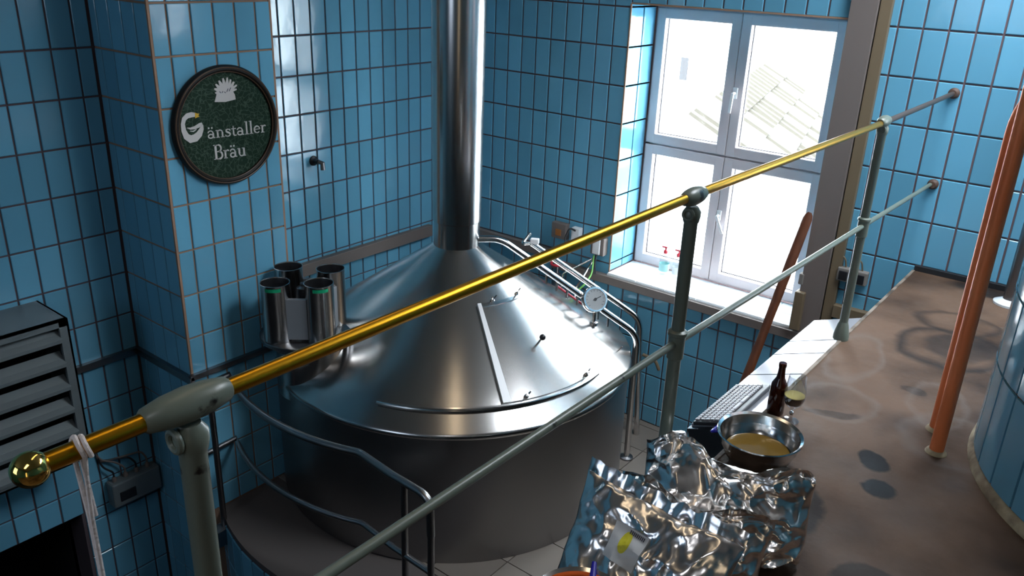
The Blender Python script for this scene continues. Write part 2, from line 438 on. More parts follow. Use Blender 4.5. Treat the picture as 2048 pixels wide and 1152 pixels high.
# window wall
mb = MB()
Y1 = YB + 0.33
mb.box((XL - 0.25, YB + TT, PIT), (WX0 - TT, Y1 + 0.1, CEIL)).box((WX0 - TT, YB + TT, PIT), (WX1 + TT, Y1 + 0.1, WZ0 - 0.02))
mb.box((WX0 - TT, YB + TT, WZ1 + TT), (WX1 + TT, Y1 + 0.1, CEIL))
mb.box((WX1 + TT, YB + TT, PIT), (0.45, Y1 + 0.1, CEIL)).box((0.45, YB + TT, PIT), (1.45, Y1 + 0.1, -0.95))
mb.box((0.45, YB + TT, 0.75), (1.45, Y1 + 0.1, CEIL)).box((1.45, YB + TT, PIT), (3.2, Y1 + 0.1, CEIL))
wall_back = struct('wall_back', mb, 'grout_red', (-2.2, YB, FLOOR), 'blue tiled window wall behind the kettle and walkway')
ob = MB(); yo = Y1 + 0.1
ob.box((XL - 0.25, yo, -6), (WX0 - TT, yo + 0.04, CEIL)).box((WX0 - TT, yo, -6), (WX1 + TT, yo + 0.04, WZ0 - 0.02)).box((WX0 - TT, yo, WZ1 + TT), (WX1 + TT, yo + 0.04, CEIL)).box((WX1 + TT, yo, -6), (0.45, yo + 0.04, CEIL))
part('outer_bounce_face', ob, 'render', wall_back)  # unseen white face, added to bounce light onto the roof verge
def near_b(u, z):
    if z > -0.02 or z < -3.17: return False
    if u < -4.15: return False
    if u < WX0: return z > -2.15
    if u < -1.28: return True
    if u < -0.9: return z > -2.0
    return u < 0.16 and z > -1.56
tile_wall(wall_back, (0, YB + TT, 0), 0, -3.997 - 8 * PW,
          [(XL, WX0, FLOOR, CEIL), (WX0, WX1, FLOOR, WZ0 - 0.02), (WX0, WX1, WZ1, CEIL), (WX1, 0.45, FLOOR, CEIL), (0.45, 1.45, -1.55, -0.95), (0.45, 1.45, 0.75, CEIL), (1.45, 3.0, -1.55, CEIL)],
          near_b)
# reveal tiles
rev = struct('trim_1', MB().box((WX0 - 0.03, YB + 0.012, WZ0), (WX0 - TT, YW, WZ1)), 'grout', (WX0, YB, WZ0), 'pale blue tiled left reveal of the window')
tile_wall(rev, (WX0 - TT, 0, 0), pi / 2, YB + 0.003, [(YB + 0.003, YW, WZ0, WZ1)], lambda u, z: True, pw=0.165)
rev2 = struct('trim_2', MB().box((WX1 + TT, YB + 0.012, WZ0), (WX1 + 0.03, YW, WZ1)), 'grout', (WX1, YB, WZ0), 'blue tiled right reveal of the window')
tile_wall(rev2, (WX1 + TT, YB + 0.003 + 0.33, 0), -pi / 2, 0, [(0, 0.327, WZ0, WZ1)], lambda u, z: True, pw=0.165)
rev3 = struct('trim_3', MB().box((WX0, YB + 0.012, WZ1 + TT), (WX1, YW, WZ1 + 0.03)), 'grout', (WX0, YB, WZ1), 'blue tiled head of the window reveal')
for i in range(11):
    x = WX0 + 0.0625 + i * PW
    for y0, y1 in ((YB + 0.003, YB + 0.168), (YB + 0.168, YW)):
        me = tile_mesh(PW - JT, y1 - y0 - JT)
        o = bpy.data.objects.new('tile', me); o.parent = rev3; o.location = Vector((x, (y0 + y1) / 2, WZ1 + TT)) - rev3.location
        o.rotation_euler = (radians(90), 0, 0); COL.objects.link(o)
# orange joint round the opening
mb = MB().box((WX1 - 0.004, YB - 0.003, WZ0), (WX1 + 0.006, YB + 0.004, WZ1)).box((WX0, YB - 0.003, WZ1 - 0.004), (WX1, YB + 0.004, WZ1 + 0.006)).box((WX0 - 0.006, YB - 0.003, WZ0), (WX0 + 0.003, YB + 0.004, WZ1))
struct('trim_4', mb, 'grout_tan', (WX1, YB, WZ0), 'orange brown joint edging the window opening')
# sill
sill = struct('trim_5', MB().box((WX0, YB - 0.03, WZ0 - 0.035), (WX1 + 0.04, YW, WZ0 - TT)), 'sill_tile', (-2.2, YB, WZ0), 'white glazed tile window sill')
for i in range(6):
    w = (WX1 - WX0 + 0.03) / 6
    for y0, y1 in ((YB - 0.028, YB + 0.15), (YB + 0.15, YW)):
        o = bpy.data.objects.new('tile', tile_mesh(w - 0.004, y1 - y0 - 0.004, 'sill_tile')); o.parent = sill
        o.location = Vector((WX0 + w * (i + 0.5), (y0 + y1) / 2, WZ0 - TT)) - sill.location
        o.rotation_euler = (radians(-90), 0, 0); COL.objects.link(o)
struct('trim_6', MB().box((-3.35, YB - 0.05, -2.165), (-1.44, YB - 0.001, -2.105), 0.004), 'beige', (-2.2, YB, -2.16), 'grey beige cable trunking below the window sill')
struct('trim_7', MB().box((XL + 0.02, YB - 0.045, -2.10), (-3.35, YB - 0.001, -2.03), 0.004), 'beige', (-4, YB, -2.1), 'dark cable trunking behind the chimney')
struct('trim_8', MB().box((XL + 0.001, YP1, -2.125), (XL + 0.05, 4.63, -2.035), 0.004), 'beige', (XL, 3.7, -2.1), 'grey brown cable trunking on the left wall beside the kettle')
mb = MB().box((XP + 0.001, YP0 - 0.02, -2.255), (XP + 0.028, YP1, -2.225)).box((XL + 0.03, YP0 - 0.028, -2.275), (XP + 0.028, YP0 - 0.001, -2.235)).box((XL + 0.001, 1.66, -2.275), (XL + 0.03, YP0 - 0.001, -2.235))
struct('trim_9', mb, 'steel_dk', (XP, YP0, -2.25), 'dark conduit wrapping the pillar')
# tall trunking right of the window
tr = struct('trim_10', MB().box((-1.497, YB - 0.045, -2.55), (-1.352, YB - 0.001, CEIL), 0.003), 'beige', (-1.42, YB, FLOOR), 'tall grey beige cable trunking right of the window')
part('side_duct', MB().box((-1.346, YB - 0.035, -2.5), (-1.285, YB - 0.001, CEIL), 0.003), 'tan', tr, 'narrow tan duct')
part('dark_gap', MB().box((-1.354, YB - 0.02, -2.5), (-1.344, YB - 0.001, CEIL)), 'dark', tr)  # dark strip between the two ducts
struct('trim_11', MB().box((-1.285, YB - 0.05, -1.945), (-0.91, YB - 0.001, -1.865), 0.004), 'tan', (-1.1, YB, -1.9), 'tan cable trunking below the wall sockets')

# ------------------------------------------------------------------ room shell behind the camera
mb = MB().box((3.0, -3.2, PIT), (3.2, 5.4, CEIL))
struct('wall_right', mb, 'farwall', (3, 0, PIT), 'blue wall on the right behind the camera')
mb = MB().box((XL - 0.25, -3.2, PIT), (-2.9, -3, CEIL)).box((-2.9, -3.2, PIT), (-1.2, -3, -0.75)).box((-2.9, -3.2, 1.05), (-1.2, -3, CEIL)).box((-1.2, -3.2, PIT), (3.2, -3, CEIL))
struct('wall_front', mb, 'farwall', (0, -3, PIT), 'blue wall behind the camera with a small window')
struct('ceiling', MB().box((XL - 0.25, -3.2, CEIL), (-1.3, 5.4, CEIL + 0.2)).box((-1.3, -3.2, CEIL), (-0.85, 5.4, CEIL + 0.2)).box((1.25, -3.2, CEIL), (3.2, 5.4, CEIL + 0.2)).box((-0.85, -3.2, CEIL), (1.25, 3.1, CEIL + 0.2)).box((-0.85, 4.5, CEIL), (1.25, 5.4, CEIL + 0.2)), 'plaster', (0, 0, CEIL), 'cream ceiling')
sk = MB()
for k in range(4): sk.box((-0.85 + 2.1 * k / 3 - 0.03, 3.1, CEIL + 0.02), (-0.85 + 2.1 * k / 3 + 0.03, 4.5, CEIL + 0.1))
struct('window_4', sk, 'pvc', (0.5, 3.75, CEIL), 'glazing bars of the skylight above the walkway')
struct('floor', MB().box((XL - 1.3, -3.2, PIT - 0.2), (3.2, 5.4, PIT)), 'dark', (0, 0, PIT), 'dark lower floor of the brewhouse')

# ------------------------------------------------------------------ raised kettle platform with floor tiles
KC = Vector((-3.242, 3.607)); KR = 1.133; PR = 1.525
arc = [(KC.x + PR * cos(a), KC.y + PR * sin(a)) for a in [radians(216 + (270 - 216) * i / 18) for i in range(19)]]
arc = [p for p in arc if p[0] > XL]
poly = [(XL, arc[0][1])] + arc + [(-0.05, KC.y - PR), (-0.05, YB), (XL, YB)]
plat = struct('floor_1', MB().prism(poly, FLOOR - 0.035, FLOOR - 0.008), 'pgrout', (KC.x, KC.y, FLOOR), 'beige tiled platform floor round the kettle')
def clip(poly_, inside, inter):
    out = []
    for i in range(len(poly_)):
        a, b_ = poly_[i - 1], poly_[i]
        ia, ib = inside(a), inside(b_)
        if ia != ib: out.append(inter(a, b_))
        if ib: out.append(b_)
    return out
def halfplane(poly_, p, q):
    """keep left of p->q"""
    f = lambda s: (q[0] - p[0]) * (s[1] - p[1]) - (q[1] - p[1]) * (s[0] - p[0])
    def it(a, b_):
        t_ = f(a) / (f(a) - f(b_)); return (a[0] + (b_[0] - a[0]) * t_, a[1] + (b_[1] - a[1]) * t_)
    return clip(poly_, lambda s: f(s) >= 0, it)
PT = 0.30
for i in range(-1, 16):
    for j in range(-1, 10):
        x0, y0 = XL + i * PT + 0.1, KC.y - PR + j * PT
        cen = Vector((x0 + PT / 2, y0 + PT / 2))
        if (cen - KC).length < KR - 0.25: continue
        if x0 > -1.6 and y0 < 2.2: pass
        pl = [(x0 + 0.003, y0 + 0.003), (x0 + PT - 0.003, y0 + 0.003), (x0 + PT - 0.003, y0 + PT - 0.003), (x0 + 0.003, y0 + PT - 0.003)]
        for k in range(len(poly)):
            pl = halfplane(pl, poly[k], poly[(k + 1) % len(poly)])
            if len(pl) < 3: break
        if len(pl) < 3 or x0 > -0.6: continue
        part('tile', MB().prism(pl, FLOOR - 0.01, FLOOR + random.uniform(-0.0008, 0.0008)), 'platform', plat)
# tiled apron below the platform edge
ap = MB()
napr = struct('wall_apron', MB().prism(poly, PIT, FLOOR - 0.035), 'grout', (KC.x, KC.y, PIT), 'blue tiled face under the platform edge')
pth = [Vector(p) for p in poly[:-3]] + [Vector((-1.0, KC.y - PR))]
acc = 0.0; path_pts = []
for i in range(len(pth) - 1):
    d = (pth[i + 1] - pth[i]); L_ = d.length; t_ = PW / 2 - acc if acc < PW / 2 else PW / 2 - acc + PW
    while t_ < L_:
        path_pts.append((pth[i] + d * (t_ / L_), math.atan2(d.y, d.x))); t_ += PW
    acc = (L_ - (t_ - PW / 2)) % PW
for (p2, a_) in path_pts:
    for j in range(5):
        o = bpy.data.objects.new('tile', tile_mesh(PW - 0.012, PH - JT)); o.parent = napr
        nv = Vector((sin(a_), -cos(a_), 0)) * 0.001
        o.location = Vector((p2.x, p2.y, FLOOR - 0.165 - j * PH * 0.995)) + nv - napr.location; o.rotation_euler = (0, 0, a_); COL.objects.link(o)

# ------------------------------------------------------------------ walkway
wk = struct('floor_2', MB().box((-0.895, -2.98, DECK - 0.22), (2.98, YB - 0.03, DECK)), 'walk', (0, 0, 0), 'stained brown concrete walkway beside the railing')
part('edge_strip', MB().box((-0.908, -2.98, DECK - 0.22), (-0.893, YB - 0.03, DECK + 0.004), 0.002), 'walkedge', wk, 'scuffed pale walkway edge')
struct('dark_strip_back', MB().box((-0.90, YB - 0.03, DECK - 0.05), (0.1, YB - 0.004, DECK + 0.028)), 'dark', (-0.4, YB, DECK), 'black strip where the walkway meets the wall')  # plain black strip along the wall end of the walkway

# ------------------------------------------------------------------ window 1
win = struct('window_1', None, None, (-2.19, YW, WZ0), 'white four light plastic window above the sill')
def frame_ring(mb_, x0, x1, z0, z1, w, y0, y1, bev=0.004):
    mb_.box((x0, y0, z0), (x0 + w, y1, z1), bev).box((x1 - w, y0, z0), (x1, y1, z1), bev)
    mb_.box((x0 + w * 0.5, y0 + 0.001, z0), (x1 - w * 0.5, y1, z0 + w), bev).box((x0 + w * 0.5, y0 + 0.001, z1 - w), (x1 - w * 0.5, y1, z1), bev)
XM = -2.255; ZT = -1.192
mb = MB(); frame_ring(mb, WX0, WX1, WZ0, WZ1, 0.045, YW + 0.012, YW + 0.09)
mb.box((WX0, YW + 0.012, ZT - 0.03), (WX1, YW + 0.09, ZT + 0.03), 0.003).box((WX1 - 0.12, YW + 0.013, WZ0), (WX1, YW + 0.09, WZ1), 0.003)
part('frame', mb, 'pvc', win)
sashes = [(WX0 + 0.015, XM - 0.002, ZT + 0.006, WZ1 - 0.03), (XM + 0.002, -1.595, ZT + 0.006, WZ1 - 0.03),
          (WX0 + 0.015, XM - 0.002, WZ0 + 0.012, ZT - 0.006), (XM + 0.002, -1.595, WZ0 + 0.012, ZT - 0.006)]
for i, (a, b_, c, d) in enumerate(sashes):
    mb = MB(); frame_ring(mb, a, b_, c, d, 0.066, YW - 0.008, YW + 0.065, 0.006)
    s_ = part('sash', mb, 'pvc', win)
    g = MB(); frame_ring(g, a + 0.062, b_ - 0.062, c + 0.062, d - 0.062, 0.008, YW + 0.036, YW + 0.048, 0)
    part('gasket', g, 'gasket', s_)
    part('pane', MB().box((a + 0.064, YW + 0.040, c + 0.064), (b_ - 0.064, YW + 0.044, d - 0.064)), 'pane', s_)
def wh(x, z, tilt_, name_label):
    h_ = MB().box((x - 0.016, YW - 0.022, z - 0.035), (x + 0.016, YW - 0.008, z + 0.035), 0.003)
    R_ = Matrix.Rotation(tilt_, 3, 'Y')
    h_.tube([(x, YW - 0.02, z), (x, YW - 0.055, z)], 0.009, 10)
    h_.obox(Vector((x, YW - 0.055, z)) + R_ @ Vector((0, 0, -0.06)), (0.02, 0.014, 0.13), R_, 0.005)
    part('handle', h_, 'white', win, name_label)
wh(XM + 0.02, ZT + 0.42, 0.05, 'white handle of the upper sash')
wh(XM + 0.02, ZT - 0.40, -0.45, 'white handle of the lower sash, half turned')
# windows out of the frame
w2 = struct('window_2', None, None, (0.95, YB, -0.95), 'white window beyond the tiled tank')
mb = MB(); frame_ring(mb, 0.45, 1.45, -0.95, 0.75, 0.06, YB + 0.15, YB + 0.2, 0)
mb.box((0.92, YB + 0.15, -0.95), (0.98, YB + 0.2, 0.75)); part('frame', mb, 'pvc', w2)
w3 = struct('window_3', None, None, (-1.3, -3.1, -0.75), 'white window behind the camera')
mb = MB(); frame_ring(mb, -2.9, -1.2, -0.75, 1.05, 0.06, -3.15, -3.1, 0)
mb.box((-2.09, -3.15, -0.75), (-2.01, -3.1, 1.05)); part('frame', mb, 'pvc', w3)
for xa, xb in ((-2.84, -2.09), (-2.01, -1.26)):
    part('pane', MB().box((xa, -3.13, -0.69), (xb, -3.125, 0.99)), clear_glass('dimming_glass', (0.33, 0.35, 0.38)), w3, 'pane tinted to weaken the daylight')  # dark tint added to cut the light through this unseen window

# ------------------------------------------------------------------ outdoors: neighbour house
gnd = struct('ground', MB().box((-30, 5.6, -6.3), (20, 40, -6.0)), 'render', (0, 20, -6), 'pale yard outside')
hs = thing('neighbour_house', 'overexposed white house wall with one small dark window, seen through the upper left pane', 'building', (-7, 14, -6))
part('wall', MB().box((-16, 14, -6), (6, 20, 3.5)), 'render', hs)
part('window', MB().box((-7.17, 13.97, -1.985), (-7.03, 14.0, -1.59)), 'house_pane', hs, 'small dark slit window')
# tiled roof
RA = Vector((-2.99, 5.75, -1.20)); across = Vector((-0.25, 0.968, 0)).normalized()      # ridge start and direction
down_h = Vector((across.y, -across.x, 0)); up = (-down_h * 0.84 + Vector((0, 0, 0.54))).normalized(); nr = Vector((down_h.x * 0.54, down_h.y * 0.54, 0.84)).normalized()
RL = 5.45
rf = thing('shed_roof', 'pale weathered tiled roof sloping up outside the window', 'roof', (-3.6, 8.0, -6))
part('gable_wall', MB().prism([v.to_2d() for v in (RA + across * 0.1, RA + across * 0.1 - up * 2.8, RA + across * (RL - 0.1) - up * 2.8, RA + across * (RL - 0.1))], -6, -2.9), 'render', rf)
q = [RA, RA - up * 3.0, RA - up * 3.0 + across * RL, RA + across * RL]
part('roof_deck', MB().add([v - nr * 0.03 for v in q] + [v - nr * 0.10 for v in q], [[0, 1, 2, 3], [7, 6, 5, 4], [0, 4, 5, 1], [1, 5, 6, 2], [2, 6, 7, 3], [3, 7, 4, 0]]), 'render', rf)
bb = MB(); vs = []
for p in (RA + up * 0.05, RA - up * 3.05):
    for a_, c_ in ((-0.035, -0.12), (-0.005, -0.12), (-0.005, 0.075), (-0.035, 0.075)): vs.append(p + across * a_ + nr * c_)
part('verge_cover', bb.add(vs, [[0, 1, 5, 4], [1, 2, 6, 5], [2, 3, 7, 6], [3, 0, 4, 7], [0, 3, 2, 1], [4, 5, 6, 7]]), 'render', rf, 'white board added to hide the shaded verge')  # added so the shaded tile ends wash out to white
tw, tl = 0.22, 0.30
tb = MB(); prof = [(0.0, 0.0), (0.04, 0.028), (0.09, 0.036), (0.14, 0.026), (0.18, 0.006), (0.225, 0.0)]
vs = []; fs = []
for k, (px, pz) in enumerate(prof):
    for s in range(2):
        vs.append(across * px + up * (tl * 1.06 * s) + nr * (pz + 0.03 - 0.022 * s))
        vs.append(across * px + up * (tl * 1.06 * s) + nr * (pz + 0.012 - 0.022 * s))
for k in range(len(prof) - 1):
    a = k * 4; b4 = a + 4
    fs += [[a, b4, b4 + 2, a + 2], [a + 1, a + 3, b4 + 3, b4 + 1], [a, a + 1, b4 + 1, b4], [a + 2, b4 + 2, b4 + 3, a + 3]]
fs += [[0, 2, 3, 1], [20, 21, 23, 22]]
tb.add(vs, fs); rme = tb.mesh('roof_tile', (0, 0, 0), M['rooftile']); rmp = tb.mesh('roof_tile', (0, 0, 0), M['roofpale'])
for i in range(24):
    for j in range(10):
        pos = RA - up * (tl * (j + 1)) + across * (tw * i)
        o = bpy.data.objects.new('roof_tile', rme if i > 0 and random.random() < (0.95 - 0.22 * j) * (1.0 if 8 <= i <= 20 else 0.45) else rmp); o.parent = rf; o.location = pos - rf.location
        o.rotation_euler = (random.gauss(0, 0.012), random.gauss(0, 0.012), 0); COL.objects.link(o)

# ------------------------------------------------------------------ brew kettle
K3 = lambda z: Vector((KC.x, KC.y, z))
kettle = thing('brew_kettle', 'large round brushed steel brew kettle with conical lid and tall chimney pipe', 'kettle', (KC.x, KC.y, FLOOR))
CT, CB = -1.66, -2.332
slope = (CT - CB) / (KR - 0.146)
def cone_z(rho): return CT - slope * (rho - 0.146)
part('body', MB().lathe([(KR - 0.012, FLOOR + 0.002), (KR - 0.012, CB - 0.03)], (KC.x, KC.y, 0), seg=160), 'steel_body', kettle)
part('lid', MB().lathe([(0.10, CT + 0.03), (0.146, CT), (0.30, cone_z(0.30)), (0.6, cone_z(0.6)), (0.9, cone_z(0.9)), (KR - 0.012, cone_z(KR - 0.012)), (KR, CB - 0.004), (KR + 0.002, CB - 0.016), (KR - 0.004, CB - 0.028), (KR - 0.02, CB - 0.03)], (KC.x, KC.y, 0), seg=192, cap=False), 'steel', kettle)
part('chimney', MB().lathe([(0.141, CT - 0.005), (0.141, -1.505), (0.1475, -1.50), (0.150, -0.9), (0.156, 0.3), (0.158, CEIL)], (KC.x, KC.y, 0), seg=96), 'steel', kettle)
part('weld_collar', MB().lathe([(0.139, CT - 0.008), (0.147, CT - 0.003), (0.150, CT - 0.010)], (KC.x, KC.y, 0), seg=96, cap=False), 'steel_pol', kettle)
def conept(th, rho, off=0.0):
    a = radians(th); nrm = Vector((cos(a) * slope, sin(a) * slope, 1)).normalized()
    return Vector((KC.x + rho * cos(a), KC.y + rho * sin(a), cone_z(rho))) + nrm * off
def cone_patch(th0, th1, r0, r1, off, thick, nth=20, nr_=4):
    mb_ = MB(); vs = []; fs = []
    for lay in (off, off - thick):
        for i in range(nth + 1):
            for j in range(nr_ + 1):
                vs.append(conept(th0 + (th1 - th0) * i / nth, r0 + (r1 - r0) * j / nr_, lay))
    N = (nth + 1) * (nr_ + 1); w = nr_ + 1
    for i in range(nth):
        for j in range(nr_):
            a = i * w + j; fs.append([a, a + 1, a + w + 1, a + w]); fs.append([N + a, N + a + w, N + a + w + 1, N + a + 1])
    for i in range(nth):
        a = i * w; fs.append([a, a + w, N + a + w, N + a]); a += nr_; fs.append([a, N + a, N + a + w, a + w])
    for j in range(nr_):
        a = j; fs.append([a, N + a, N + a + 1, a + 1]); a = nth * w + j; fs.append([a, a + 1, N + a + 1, N + a])
    return mb_.add(vs, fs, True)
door = part('hatch_door', cone_patch(-31.5, 3.5, 0.478, 0.995, 0.014, 0.013, 28, 6), 'steel', kettle, 'curved sliding hatch door')
part('grip_bar', cone_patch(-33.2, -30.6, 0.47, 0.998, 0.024, 0.022, 4, 6), 'pale_metal', door, 'pale raised strip')
part('top_edge', cone_patch(-31, 1, 0.47, 0.488, 0.022, 0.02, 20, 1), 'steel_pol', door)
kb = MB(); kp = conept(-9.4, 0.745, 0.015); kn = (conept(-9.4, 0.745, 0.1) - conept(-9.4, 0.745, 0)).normalized()
kb.tube([kp, kp + kn * 0.055], 0.006, 10); part('knob_stem', kb, 'steel_pol', door)
part('knob', MB().sphere(kp + kn * 0.065, 0.019, 18, 10), 'black', door, 'black ball knob')
rl = MB()
arcp = [conept(th, 1.018, 0.016) for th in [-72 + 78 * i / 48 for i in range(49)]]
rl.tube(arcp, 0.009, 8); rl2 = cone_patch(-72, 6, 1.004, 1.014, 0.02, 0.018, 48, 1); rl.add(rl2.v, rl2.f, False)
part('guide_rail', rl, 'steel_pol', kettle)
for (th, rho) in ((-21.5, 0.462), (0.7, 0.466), (-25.2, 0.985), (0.7, 0.988)):
    w = MB(); p = conept(th, rho, 0.012); nn = (conept(th, rho, 1) - conept(th, rho, 0)).normalized()
    w.lathe([(0.013, 0), (0.013, 0.012), (0.008, 0.016), (0.008, 0.032)], p, nn, 12)
    tgn = Vector((-sin(radians(th + 30)), cos(radians(th + 30)), 0))
    for sgn in (-1, 1):
        w.tube([p + nn * 0.02, p + nn * 0.034 + tgn * 0.016 * sgn, p + nn * 0.052 + tgn * 0.024 * sgn], [0.005, 0.005, 0.0035], 8)
    part('wing_nut', w, 'steel_pol', kettle)
# thermometer
tp = conept(35.6, 0.88, 0.0)
th_dir = (Vector((0, 0, 0)) - tp).normalized(); th_dir = (Vector((th_dir.x, th_dir.y, 0.50)).normalized() + RX * 0.38).normalized()
gc = tp + Vector((-0.005, 0.0, 0.175))
g = MB().lathe([(0.026, 0), (0.026, 0.02), (0.012, 0.026), (0.012, 0.10)], tp, (0, 0, 1), 16)
gauge = part('thermometer', MB().lathe([(0.05, -0.045), (0.078, -0.04), (0.082, -0.03), (0.082, 0.008), (0.078, 0.014), (0.068, 0.014), (0.066, 0.006)], gc, th_dir, 40), 'steel_pol', kettle, 'dial thermometer with pale face')
part('stem', g, 'steel_pol', gauge)
part('dial', MB().lathe([(0.0675, 0.006), (0.067, 0.009), (1e-4, 0.009)], gc, th_dir, 40), 'gauge', gauge)
qd = th_dir.to_track_quat('Z', 'Y').to_matrix()
nd = MB(); 
nd.obox(gc + th_dir * 0.012 + qd @ Vector((0.012, 0.006, 0)), (0.058, 0.005, 0.002), qd @ Matrix.Rotation(0.35, 3, 'Z'))
nd.lathe([(0.009, 0.009), (0.009, 0.014)], gc, th_dir, 14)
part('needle', nd, 'black', gauge)
tk = MB()
for k in range(13):
    a = radians(-40 + k * 260 / 12)
    tk.obox(gc + th_dir * 0.010 + qd @ Vector((cos(a) * 0.056, sin(a) * 0.056, 0)), (0.011, 0.002, 0.001), qd @ Matrix.Rotation(a, 3, 'Z'))
part('scale_marks', tk, 'ink', gauge)
part('hatch_pin', MB().tube([conept(30, 1.05, 0), conept(30, 1.05, 0.03)], 0.004, 8), 'steel_dk', kettle)

# dosing carousel standing on the kettle shoulder
CCX, CCY = -3.605, 2.717
car = thing('dosing_canister_carousel', 'stainless carousel of four open canisters on a drum at the left of the kettle lid', 'canister rack', (CCX, CCY, -2.12))
part('drum', MB().lathe([(0.205, -2.42), (0.205, -2.115)], (CCX + 0.035, CCY + 0.01, 0), seg=48), 'steel', car)
part('drum_flange', MB().lathe([(0.232, -2.115), (0.24, -2.108), (0.24, -2.094), (0.232, -2.09)], (CCX + 0.02, CCY + 0.01, 0), seg=48), 'steel_dk', car)
part('base_plate', MB().lathe([(0.255, -2.088), (0.262, -2.083), (0.262, -2.062), (0.255, -2.058)], (CCX, CCY, 0), seg=56), 'steel_dk', car)
cpos = [(-3.446, 2.699), (-3.624, 2.540), (-3.775, 2.745), (-3.575, 2.890)]
for k, (x, y) in enumerate(cpos):
    z0, z1 = -2.056, -1.715
    cup = part('canister', MB().lathe([(0.0805, z0), (0.0805, z1 - 0.003), (0.082, z1), (0.0785, z1 + 0.001), (0.0775, z1 - 0.004)], (x, y, 0), seg=48, cap=False), 'steel', car)
    part('shaded_inside', MB().lathe([(0.0774, z1 - 0.004), (0.0774, z0 + 0.01), (0.0001, z0 + 0.01)], (x, y, 0), seg=48, cap=False), 'steel_dk', cup, 'canister inside, darkened in place of shade')  # darker steel stands for the shade inside the open canister
    if k < 2:
        # the band runs round the side facing the camera
        a0 = math.atan2(-y, -x); vs = []; fs = []
        for i in range(17):
            a = a0 - 0.25 + 1.1 * (i / 16) - (0.5 if k == 1 else 0.2)
            for zz in (z1 - 0.032, z1 - 0.012): vs.append((x + 0.0816 * cos(a), y + 0.0816 * sin(a), zz))
        for i in range(16): fs.append([i * 2, i * 2 + 2, i * 2 + 3, i * 2 + 1])
        part('green_band', MB().add(vs, fs, True), 'green', cup, 'green tape band below the rim')
for k in range(4):
    a = Vector((*cpos[k], 0)); b_ = Vector((*cpos[(k + 1) % 4], 0)); c_ = Vector((CCX, CCY, 0)); mid = (a + b_) / 2
    out = (mid - c_).normalized(); d = (b_ - a).normalized()
    o1 = a + out * 0.045 + d * 0.06; o2 = b_ + out * 0.045 - d * 0.06
    vs = []
    for zz in (-2.04, -1.80):
        for q_ in (o1 - out * 0.02, o1 + out * 0.006, o2 + out * 0.006, o2 - out * 0.02): vs.append((q_.x, q_.y, zz))
    part('web_plate', MB().add(vs, [[0, 1, 2, 3], [4, 5, 6, 7], [0, 1, 5, 4], [1, 2, 6, 5], [2, 3, 7, 6], [3, 0, 4, 7]]), 'webplate', car)
part('spindle', MB().lathe([(0.04, -2.056), (0.04, -1.79), (0.02, -1.78), (0.02, -1.765)], (CCX, CCY, 0), seg=24), 'steel_dk', car)

# steam and spray pipes down the back of the lid
def bend(pts, r, n_=6):
    """polyline with rounded corners of radius r"""
    P = [Vector(p) for p in pts]; out = [P[0]]
    for i in range(1, len(P) - 1):
        a = (P[i - 1] - P[i]); b2 = (P[i + 1] - P[i]); rr = min(r, a.length * 0.45, b2.length * 0.45)
        a.normalize(); b2.normalize(); s = P[i] + a * rr; e = P[i] + b2 * rr
        for k in range(n_ + 1):
            t_ = k / n_; out.append(s * (1 - t_) ** 2 + P[i] * 2 * t_ * (1 - t_) + e * t_ ** 2)
    out.append(P[-1]); return out
def azp(az, d, z): a = radians(az); return Vector((d * sin(a), d * cos(a), z))
pa = thing('spray_pipe', 'front stainless pipe running from the chimney down the lid to the floor', 'pipe', azp(-28.1, 4.915, FLOOR), 'stainless pipes behind the kettle lid')
pts = [azp(-40.4, 4.83, -1.620), azp(-38.75, 4.85, -1.622), azp(-28.15, 4.915, -2.235), azp(-28.1, 4.915, FLOOR)]
part('pipe', MB().tube(bend(pts, 0.09), 0.021, 16), 'steel_pol', pa)
part('foot_flange', MB().lathe([(0.045, FLOOR), (0.045, FLOOR + 0.012), (0.026, FLOOR + 0.02)], azp(-28.1, 4.915, 0), seg=20), 'steel_dk', pa)
pb = thing('return_pipe', 'rear stainless pipe nearer the wall, ending in a white cap', 'pipe', azp(-27.6, 5.28, FLOOR), 'stainless pipes behind the kettle lid')
pts = [azp(-36.5, 5.02, -1.70), azp(-28.1, 5.22, -2.255), azp(-27.5, 5.24, FLOOR)]
part('pipe', MB().tube(bend(pts, 0.09), 0.020, 16), 'steel_pol', pb)
part('tap_arm', MB().tube(bend([azp(-36.5, 5.02, -1.70), azp(-37.2, 5.05, -1.72), azp(-36.6, 5.1, -1.66)], 0.03), 0.012, 10), 'steel_pol', pb)
part('end_cap', MB().obox(azp(-36.25, 5.02, -1.685), (0.055, 0.04, 0.035), Matrix.Rotation(0.5, 3, 'Z'), 0.006), 'white', pb, 'white end cap')
# rungs between pipe and lid seen as small brackets
for k in range(7):
    t_ = 0.33 + k * 0.075
    a = pts[0].lerp(pts[1], 0.12 + k * 0.12); p_ = azp(-38.75 + (10.6) * t_, 4.85 + 0.065 * t_, -1.622 - 0.613 * t_)
    part('bracket_pin', MB().tube([p_, p_ + Vector((0.0, 0.0, -0.09))], 0.008, 8), 'steel_pol', pa)
part('heating_hose', MB().tube([azp(-38.75 + 10.6 * t_, 4.93, -1.70 - 0.613 * t_) for t_ in [0.40, 0.48, 0.56, 0.63]], 0.008, 8), mat('dark_red_rubber', (0.30, 0.015, 0.03), 0.5), pa, 'red hose along the pipe')

